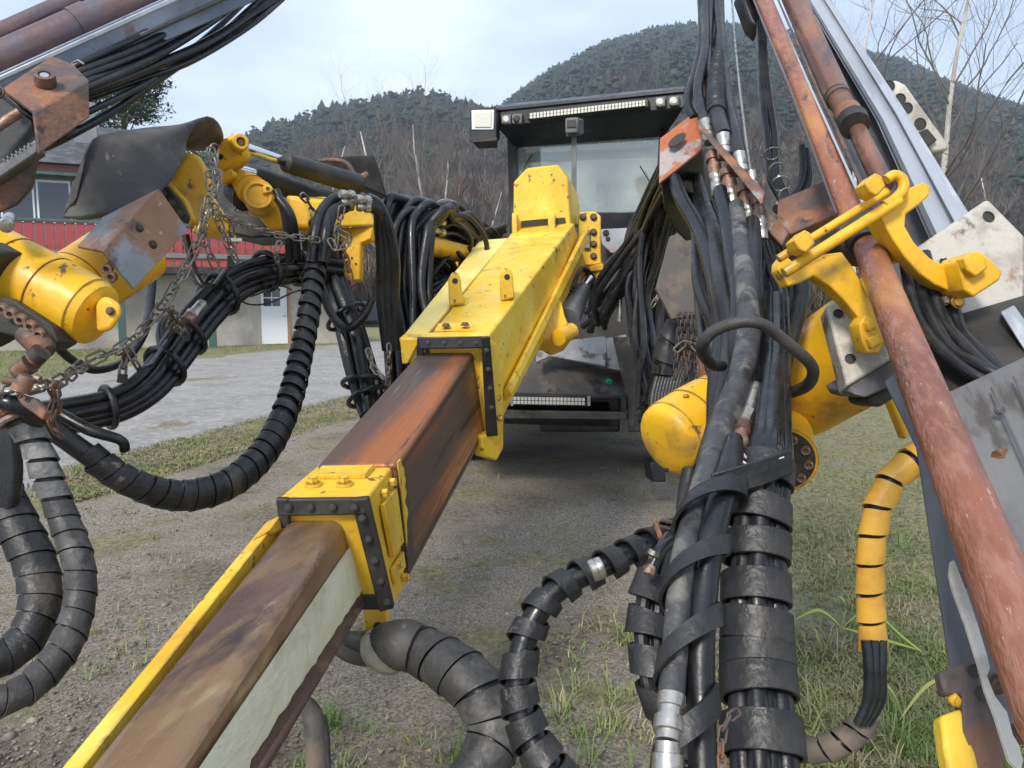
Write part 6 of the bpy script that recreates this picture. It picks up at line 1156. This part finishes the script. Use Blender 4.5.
# evergreen behind the house roof
def leafy_tree(name, base, h, seed, label):
    rg = np.random.default_rng(seed); root = empty(name, base, label, 'tree'); mb = MB(); b = Vector(base)
    mb.lathe(b, b+Vector((.3, 0, h*.9)), [(0, .28), (.5, .18), (1, .04)], 10)
    cs = []
    for i in range(34):
        t = rg.uniform(.35, 1.0); a = rg.uniform(0, 6.28); rr_ = h*.40*(1.15-t)**.6*rg.uniform(.3, 1); c = b+Vector((math.cos(a)*rr_, math.sin(a)*rr_, h*t)); cs.append((c, h*.075*rg.uniform(.6, 1.3)))
        mb.lathe(b+Vector((.2*t, 0, h*t*.85)), c, [(0, .06), (1, .02)], 5)
    mb.build('trunk', 'bark', root)
    n = 17000; V = np.empty((n, 3, 3)); 
    idx = rg.integers(0, len(cs), n); cen = np.array([tuple(c[0]) for c in cs])[idx]; rd = np.array([c[1] for c in cs])[idx]
    p = rg.normal(size=(n, 3)); p /= np.linalg.norm(p, axis=1)[:, None]; p = cen+p*(rd*rg.uniform(.3, 1.25, n))[:, None]*np.array([1.25, 1.25, .7])
    for k in range(3): V[:, k] = p+rg.normal(size=(n, 3))*.085
    o = np_obj('crown', V.reshape(-1, 3), np.arange(n*3).reshape(-1, 3), 'leafy', root); return root
leafy_tree('pine_tree', ((132-512)/F*48, 48, 0), 16.0, 5, 'dark evergreen tree rising behind the dark house roof')

# ---------------------------------------------------------------- the red and white house
OR = G(342, 343); OL = Vector(((-130-512)/F*22.8, 22.8, 0)); DX = (OL-OR).normalized(); LEN = (OL-OR).length; NF = Vector((DX.y, -DX.x, 0)); NF = NF if NF.y < 0 else -NF
house = empty('house', OR+DX*LEN*.5, 'red boarded house on a pale concrete ground floor with dark roof', 'house')
def hpnt(u, z, out=0): return OR+DX*u+Vector((0, 0, z))+NF*out
def hbox(name, u0, u1, z0, z1, o0, o1, m, par=house, bev=.01, label=None):
    mb = MB(); mb.ring_loft([[hpnt(u0, z0, o), hpnt(u1, z0, o), hpnt(u1, z1, o), hpnt(u0, z1, o)] for o in (o0, o1)]); return mb.build(name, m, par, bev, label=label)
def ucol(x, out=0):   # distance along the wall of a column of the photo
    k = (x-512)/F; o = OR+NF*out; return (k*o.y-o.x)/(DX.x-k*DX.y)
hbox('ground_floor_wall', 0, LEN, -.1, 2.45, -8, 0, 'concrete', bev=.02)
u0, u1 = ucol(288), ucol(262)
door = hbox('door', u0, u1, 0.02, 2.08, .0, .05, 'frame_white'); hbox('door_frame', u0-.10, u0-.01, 0, 2.15, 0, .07, 'brown_post', door)
for a in (0, 1):
    for b_ in (0, 1): hbox('pane', u0+.24+a*.30, u0+.24+a*.30+.27, 1.38+b_*.32, 1.66+b_*.32, .05, .058, 'window', door, .002)
hbox('handle', u0+.06, u0+.17, 1.02, 1.05, .05, .1, 'fitting', door, .004)
hbox('deck_edge', -.3, LEN, 2.45, 2.66, -.2, 1.3, 'grime'); 
xb = -.3+.6
rail = hbox('balcony_railing', ucol(300, 1.3), LEN, 2.72, 2.76, 1.18, 1.24, 'grey_rail')
uu = ucol(298, 1.3); k = 0
while k < 100 and uu < LEN:
    hbox('board', uu, uu+.235, 2.68, 3.95, 1.24, 1.275, 'red_board', rail, .006); uu += .275; k += 1
hbox('top_rail', ucol(300, 1.3)-.1, LEN, 3.96, 4.05, 1.16, 1.32, 'green_paint', rail); hbox('middle_rail', ucol(300, 1.3), LEN, 2.95, 3.10, 1.276, 1.33, 'grey_rail', rail)
for x in (123, 213, 40): hbox('post', ucol(x+4, 1.2), ucol(x-4, 1.2), 0, 2.5, 1.05, 1.22, 'green_paint')
ul = ucol(150); up_f = hbox('upper_wall', ul, LEN, 2.66, 5.62, -7.6, -.4, 'grey_rail')
for x0, x1 in ((112, 82), (80, 46), (44, 10), (8, -26)):
    a, c = ucol(x0, -.4), ucol(x1, -.4); w = hbox('window', a, c, 4.05, 5.42, -.42, -.36, 'frame_white'); hbox('pane', a+.06, c-.06, 4.12, 5.34, -.36, -.352, 'window', w, 0)
hbox('fascia', ul-.4, LEN, 5.62, 5.84, -.2, .25, 'dark_red'); hbox('eave_trim', ul-.45, LEN, 5.50, 5.615, -.2, .27, 'green_paint')
mb = MB(); mb.ring_loft([[hpnt(u, 5.85, .45), hpnt(u, 7.9, -4), hpnt(u, 5.85, -8.2)] for u in (ul-.5, LEN)]); mb.build('roof', 'roof', house, .02)
uc = ucol(98, -2.2); hbox('chimney', uc-.35, uc+.35, 6.4, 8.3, -2.5, -1.9, 'chimney'); uc = ucol(78, -3); hbox('chimney', uc-.35, uc+.3, 6.8, 8.3, -3.4, -2.8, 'frame_white')
sg = MB()
# ---------------------------------------------------------------- parked car beyond the road
cx, cy = (372-512)/F*46, 46.0
car = empty('parked_car', (cx, cy, 0), 'dark parked car seen between hoses beside the concrete house', 'car')
def cpt(x, y, z): return Vector((cx-x, cy+y, z))
side_ = [(-2.1, .35), (-2.15, .75), (-2.0, .95), (-1.2, 1.05), (-.7, 1.5), (.9, 1.52), (1.6, 1.08), (2.15, .98), (2.2, .4)]
mb = MB(); mb.ring_loft([[cpt(x, -.88 + (0.0 if z < 1.1 else .12), z) for x, z in side_], [cpt(x, .88-(0.0 if z < 1.1 else .12), z) for x, z in side_]]); mb.build('body', 'car_paint', car, .06, 3)
mb = MB(); mb.prism([cpt(-.98, -.80, 1.12), cpt(-.62, -.78, 1.43), cpt(.1, -.78, 1.45), cpt(.1, -.80, 1.12)], Vector((0, -.02, 0))); mb.build('side_window', 'window', car)
mb = MB(); mb.prism([cpt(.2, -.80, 1.12), cpt(.2, -.78, 1.45), cpt(.85, -.78, 1.45), cpt(1.35, -.80, 1.12)], Vector((0, -.02, 0))); mb.build('side_window', 'window', car)
for x in (-1.35, 1.4):
    mb = MB(); mb.lathe(cpt(x, -.92, .36), cpt(x, -.70, .36), [(0, .2), (0, .33), (.1, .36), (.9, .36), (1, .33)], 28); t = mb.build('wheel', 'tyre', car)
    mb = MB(); mb.lathe(cpt(x, -.935, .36), cpt(x, -.85, .36), [(0, .05), (.2, .22), (1, .23)], 20); mb.build('rim', 'fitting', t)

# ---------------------------------------------------------------- grass, leaves, pebbles
def blades(n_tufts, where, hmin, hmax, per=9, spread=.05):
    V = []; Fc = []
    for _ in range(n_tufts):
        x, y = where(); zz = gz(x, y); H = random.uniform(hmin, hmax)
        for k in range(random.randint(per//2, per)):
            a = random.uniform(0, 6.283); ox, oy = random.gauss(0, spread), random.gauss(0, spread); h = H*random.uniform(.5, 1.1); bend = random.uniform(.4, 1.6)*h; w = random.uniform(.0015, .0035)
            b = len(V); px, py = -math.sin(a)*w, math.cos(a)*w; X0, Y0 = x+ox, y+oy
            V += [(X0-px, Y0-py, zz), (X0+px, Y0+py, zz), (X0+math.cos(a)*bend*.35-px*.8, Y0+math.sin(a)*bend*.35-py*.8, zz+h*.6), (X0+math.cos(a)*bend*.35+px*.8, Y0+math.sin(a)*bend*.35+py*.8, zz+h*.6), (X0+math.cos(a)*bend, Y0+math.sin(a)*bend, zz+h*random.uniform(.65, 1))]
            Fc += [(b, b+1, b+3), (b, b+3, b+2), (b+2, b+3, b+4)]
    return V, Fc
def w_right():
    while True:
        px, py = random.uniform(560, 1060), 330+440*random.random()**.75; g_ = G(px, py)
        if g_.y > 20: continue
        n = mnoise.noise(Vector((g_.x*.9, g_.y*.9, 7)))+.5*mnoise.noise(Vector((g_.x*3, g_.y*3, 2)))
        if random.random() < (.15+.9*max(0, n+.35))*min(1, max(.02, (px-690)/120)): return g_.x, g_.y
def w_strip():
    while True:
        px = random.uniform(40, 440); py = random.uniform(395, 500); g_ = G(px, py)
        e = 505-.30*px; 
        if py < 484-.26*px or py > e+18: continue
        if random.random() < .5+.5*mnoise.noise(Vector((g_.x*1.5, g_.y*1.5, 1))): return g_.x, g_.y
def w_all():
    while True:
        g_ = G(random.uniform(-40, 1064), random.uniform(440, 860))
        if random.random() < max(0, .12+mnoise.noise(Vector((g_.x*1.3, g_.y*1.3, 4)))): return g_.x, g_.y
def w_house():
    while True:
        x = random.uniform(-30, 350); y = random.uniform(343, 390); g_ = G(x, y)
        if y < np.interp(x, [0, 60, 110, 180, 260, 340], [383, 375, 367, 359, 351, 345]): return g_.x, g_.y
V1, F1 = [], []
for args in ((5600, w_right, .012, .045, 10, .05), (170, w_right, .08, .18, 9, .03), (3200, w_strip, .02, .05, 8, .05), (420, w_all, .02, .08, 10, .025), (5200, w_house, .05, .13, 6, .18)):
    v, f = blades(*args); o_ = len(V1); V1 += v; F1 += [(a+o_, b+o_, c+o_) for a, b, c in f]
# green tufts as in the foreground
def w_tuft():
    x, y = random.choice([(575, 668), (610, 672), (590, 735), (625, 610), (140, 740), (330, 700), (610, 700), (560, 690), (880, 650), (820, 690), (905, 720), (455, 735), (200, 600), (640, 760)]); g_ = G(x+random.uniform(-10, 10), y+random.uniform(-6, 6)+26); return g_.x, g_.y
v, f = blades(60, w_tuft, .08, .17, 9, .015); o_ = len(V1); V1 += v; F1 += [(a+o_, b+o_, c+o_) for a, b, c in f]
stuff(np_obj('grass', V1, F1, 'grass'))
# low moss and straw litter
V2, F2 = [], []
for _ in range(7600):
    r_ = random.random(); x, y = w_strip() if r_ < .55 else (w_right() if r_ < .72 else (lambda g_: (g_.x, g_.y))(G(random.uniform(-40, 1060), random.uniform(425, 860)))); z = gz(x, y)+.006; s = random.uniform(.010, .026) if r_ < .55 else random.uniform(.005, .016); a = random.uniform(0, 6.28); b = len(V2); n = 6
    for k in range(n): q = s*(1 if k % 2 else .6)*(1.4 if k in (0, 3) else .8); V2.append((x+math.cos(a+k*1.047)*q, y+math.sin(a+k*1.047)*q, z+random.uniform(0, .014)))
    F2 += [(b, b+1, b+2), (b, b+2, b+3), (b, b+3, b+4), (b, b+4, b+5)]
stuff(np_obj('fallen_leaves', V2, F2, 'leaf'))
# broad weed stalk between the column and the yellow hose
weed = empty('weed_plant', G(850, 640), 'pale green weed with long arching leaves between the banded column and the yellow hose', 'weed')
M['weed'] = mat('weed_leaf', (.32, .38, .08), .5, 0, [((.45, .42, .14), 6, .55, .1)], .1, 40)
for pts in ([(842, 628), (820, 612), (795, 620)], [(842, 628), (870, 612), (905, 640), (935, 662)], [(842, 628), (846, 606), (838, 596)], [(842, 628), (880, 640), (918, 650)], [(900, 720), (925, 690), (945, 678)], [(905, 722), (890, 690), (862, 672)]):
    g0 = G(pts[0][0], pts[0][1]+14); D_ = (g0-CAM).dot(FW); q = [P(x, y, D_*.97) for x, y in pts]; q = [q[0].lerp(q[1], .01)]+q[1:]; mb = MB(); n_ = 14; cv_ = [cr([tuple(p) for p in q], (len(q)-1)*i/n_) for i in range(n_+1)]
    for i, p in enumerate(cv_): w_ = .013*math.sin(math.pi*(i+.6)/(n_+1)); p = Vector(p); mb.v += [tuple(p+Vector((0, w_*.6, w_))), tuple(p), tuple(p+Vector((0, w_*.7, -w_*.8)))]
    mb.f = [(3*i+k, 3*i+k+1, 3*i+k+4, 3*i+k+3) for i in range(n_) for k in (0, 1)]; mb.build('leaf', 'weed', weed)
# pebbles
t_ = (1+5**.5)/2; ico = np.array([(-1, t_, 0), (1, t_, 0), (-1, -t_, 0), (1, -t_, 0), (0, -1, t_), (0, 1, t_), (0, -1, -t_), (0, 1, -t_), (t_, 0, -1), (t_, 0, 1), (-t_, 0, -1), (-t_, 0, 1)])/1.9
icf = np.array([(0, 11, 5), (0, 5, 1), (0, 1, 7), (0, 7, 10), (0, 10, 11), (1, 5, 9), (5, 11, 4), (11, 10, 2), (10, 7, 6), (7, 1, 8), (3, 9, 4), (3, 4, 2), (3, 2, 6), (3, 6, 8), (3, 8, 9), (4, 9, 5), (2, 4, 11), (6, 2, 10), (8, 6, 7), (9, 8, 1)])
protos = []
for i in range(6): rg = np.random.default_rng(i); protos.append((ico*np.array([1, rg.uniform(.6, 1), rg.uniform(.35, .7)])*rg.uniform(.8, 1.2, (12, 1)), icf))
rows = []
while len(rows) < 26000:
    g_ = G(random.uniform(-60, 1090), 400+480*random.random()**.9); 
    if g_.y > 14: continue
    s = .003+.008*random.random()**3+(.026*random.random() if random.random() < .012 else 0); rows.append((g_.x, g_.y, gz(g_.x, g_.y)+s*.12, s, 1, random.uniform(0, 6.28)))
stuff(scatter('gravel', protos, np.array(rows), 'pebble'))
# ---------------------------------------------------------------- light, sky, camera
w = bpy.data.worlds.new('World'); sc.world = w; w.use_nodes = True; nt = w.node_tree; L = nt.links
bg = nt.nodes['Background']; bg.inputs[1].default_value = .115
sk = _n(nt, 'ShaderNodeTexSky'); sk.sky_type = 'NISHITA'; sk.sun_disc = False
SUN_EL, SUN_AZ = R(42), R(205)   # azimuth clockwise from +Y
sk.sun_elevation = SUN_EL; sk.sun_rotation = SUN_AZ; sk.air_density = 1.2; sk.dust_density = 1.5
tc = _n(nt, 'ShaderNodeTexCoord'); mp = _n(nt, 'ShaderNodeMapping'); mp.inputs['Scale'].default_value = (1, 1, 2.6); L.new(tc.outputs['Generated'], mp.inputs[0])
no = _n(nt, 'ShaderNodeTexNoise'); no.inputs['Scale'].default_value = 2.1; no.inputs['Detail'].default_value = 7; no.inputs['Roughness'].default_value = .55; L.new(mp.outputs[0], no.inputs['Vector'])
mr = _n(nt, 'ShaderNodeMapRange', interpolation_type='SMOOTHSTEP'); mr.inputs[1].default_value = .32; mr.inputs[2].default_value = .62; mr.inputs[3].default_value = .66; mr.inputs[4].default_value = .97; L.new(no.outputs[0], mr.inputs[0])
no2 = _n(nt, 'ShaderNodeTexNoise'); no2.inputs['Scale'].default_value = 3.4; no2.inputs['Detail'].default_value = 6; L.new(mp.outputs[0], no2.inputs['Vector'])
cm_ = _n(nt, 'ShaderNodeMix', data_type='RGBA'); cm_.inputs[6].default_value = (4.6, 5.7, 7.8, 1); cm_.inputs[7].default_value = (7.6, 8.3, 9.2, 1)
mr2 = _n(nt, 'ShaderNodeMapRange'); mr2.inputs[1].default_value = .35; mr2.inputs[2].default_value = .65; L.new(no2.outputs[0], mr2.inputs[0]); L.new(mr2.outputs[0], cm_.inputs[0])
mx = _n(nt, 'ShaderNodeMix', data_type='RGBA'); L.new(mr.outputs[0], mx.inputs[0]); L.new(sk.outputs[0], mx.inputs[6]); L.new(cm_.outputs[2], mx.inputs[7]); L.new(mx.outputs[2], bg.inputs[0])
ld = bpy.data.lights.new('sun', 'SUN'); ld.energy = 2.4; ld.angle = R(14); ld.color = (1, .93, .83); lo_ = bpy.data.objects.new('sun', ld); COL.objects.link(lo_)
dirv = Vector((math.sin(SUN_AZ)*math.cos(SUN_EL), math.cos(SUN_AZ)*math.cos(SUN_EL), math.sin(SUN_EL))); lo_.rotation_euler = dirv.to_track_quat('Z', 'Y').to_euler()
cd = bpy.data.cameras.new('camera'); cam = bpy.data.objects.new('camera', cd); COL.objects.link(cam); sc.camera = cam
cam.location = CAM; cam.rotation_euler = (R(90)-PITCH, 0, 0); cd.sensor_width = 36; cd.lens = 36*F/1024; cd.clip_end = 5000; cd.clip_start = .05
sc.view_settings.view_transform = 'Standard'; sc.view_settings.look = 'None'; sc.view_settings.gamma = 1; sc.view_settings.exposure = .55
HAZE = True
if HAZE:
    mb = MB(); mb.ring_loft([[Vector((x, y, z)) for x, y in ((-1700, -80), (1700, -80), (1700, 1750), (-1700, 1750))] for z in (-1.5, 420)])
    m = bpy.data.materials.new('haze_air'); m.use_nodes = True; nt = m.node_tree; nt.nodes.clear(); out = _n(nt, 'ShaderNodeOutputMaterial'); v = _n(nt, 'ShaderNodeVolumePrincipled'); v.inputs['Color'].default_value = (.70, .82, 1, 1); v.inputs['Density'].default_value = .0004; nt.links.new(v.outputs[0], out.inputs['Volume'])
    stuff(mb.build('haze', m, smooth=False))
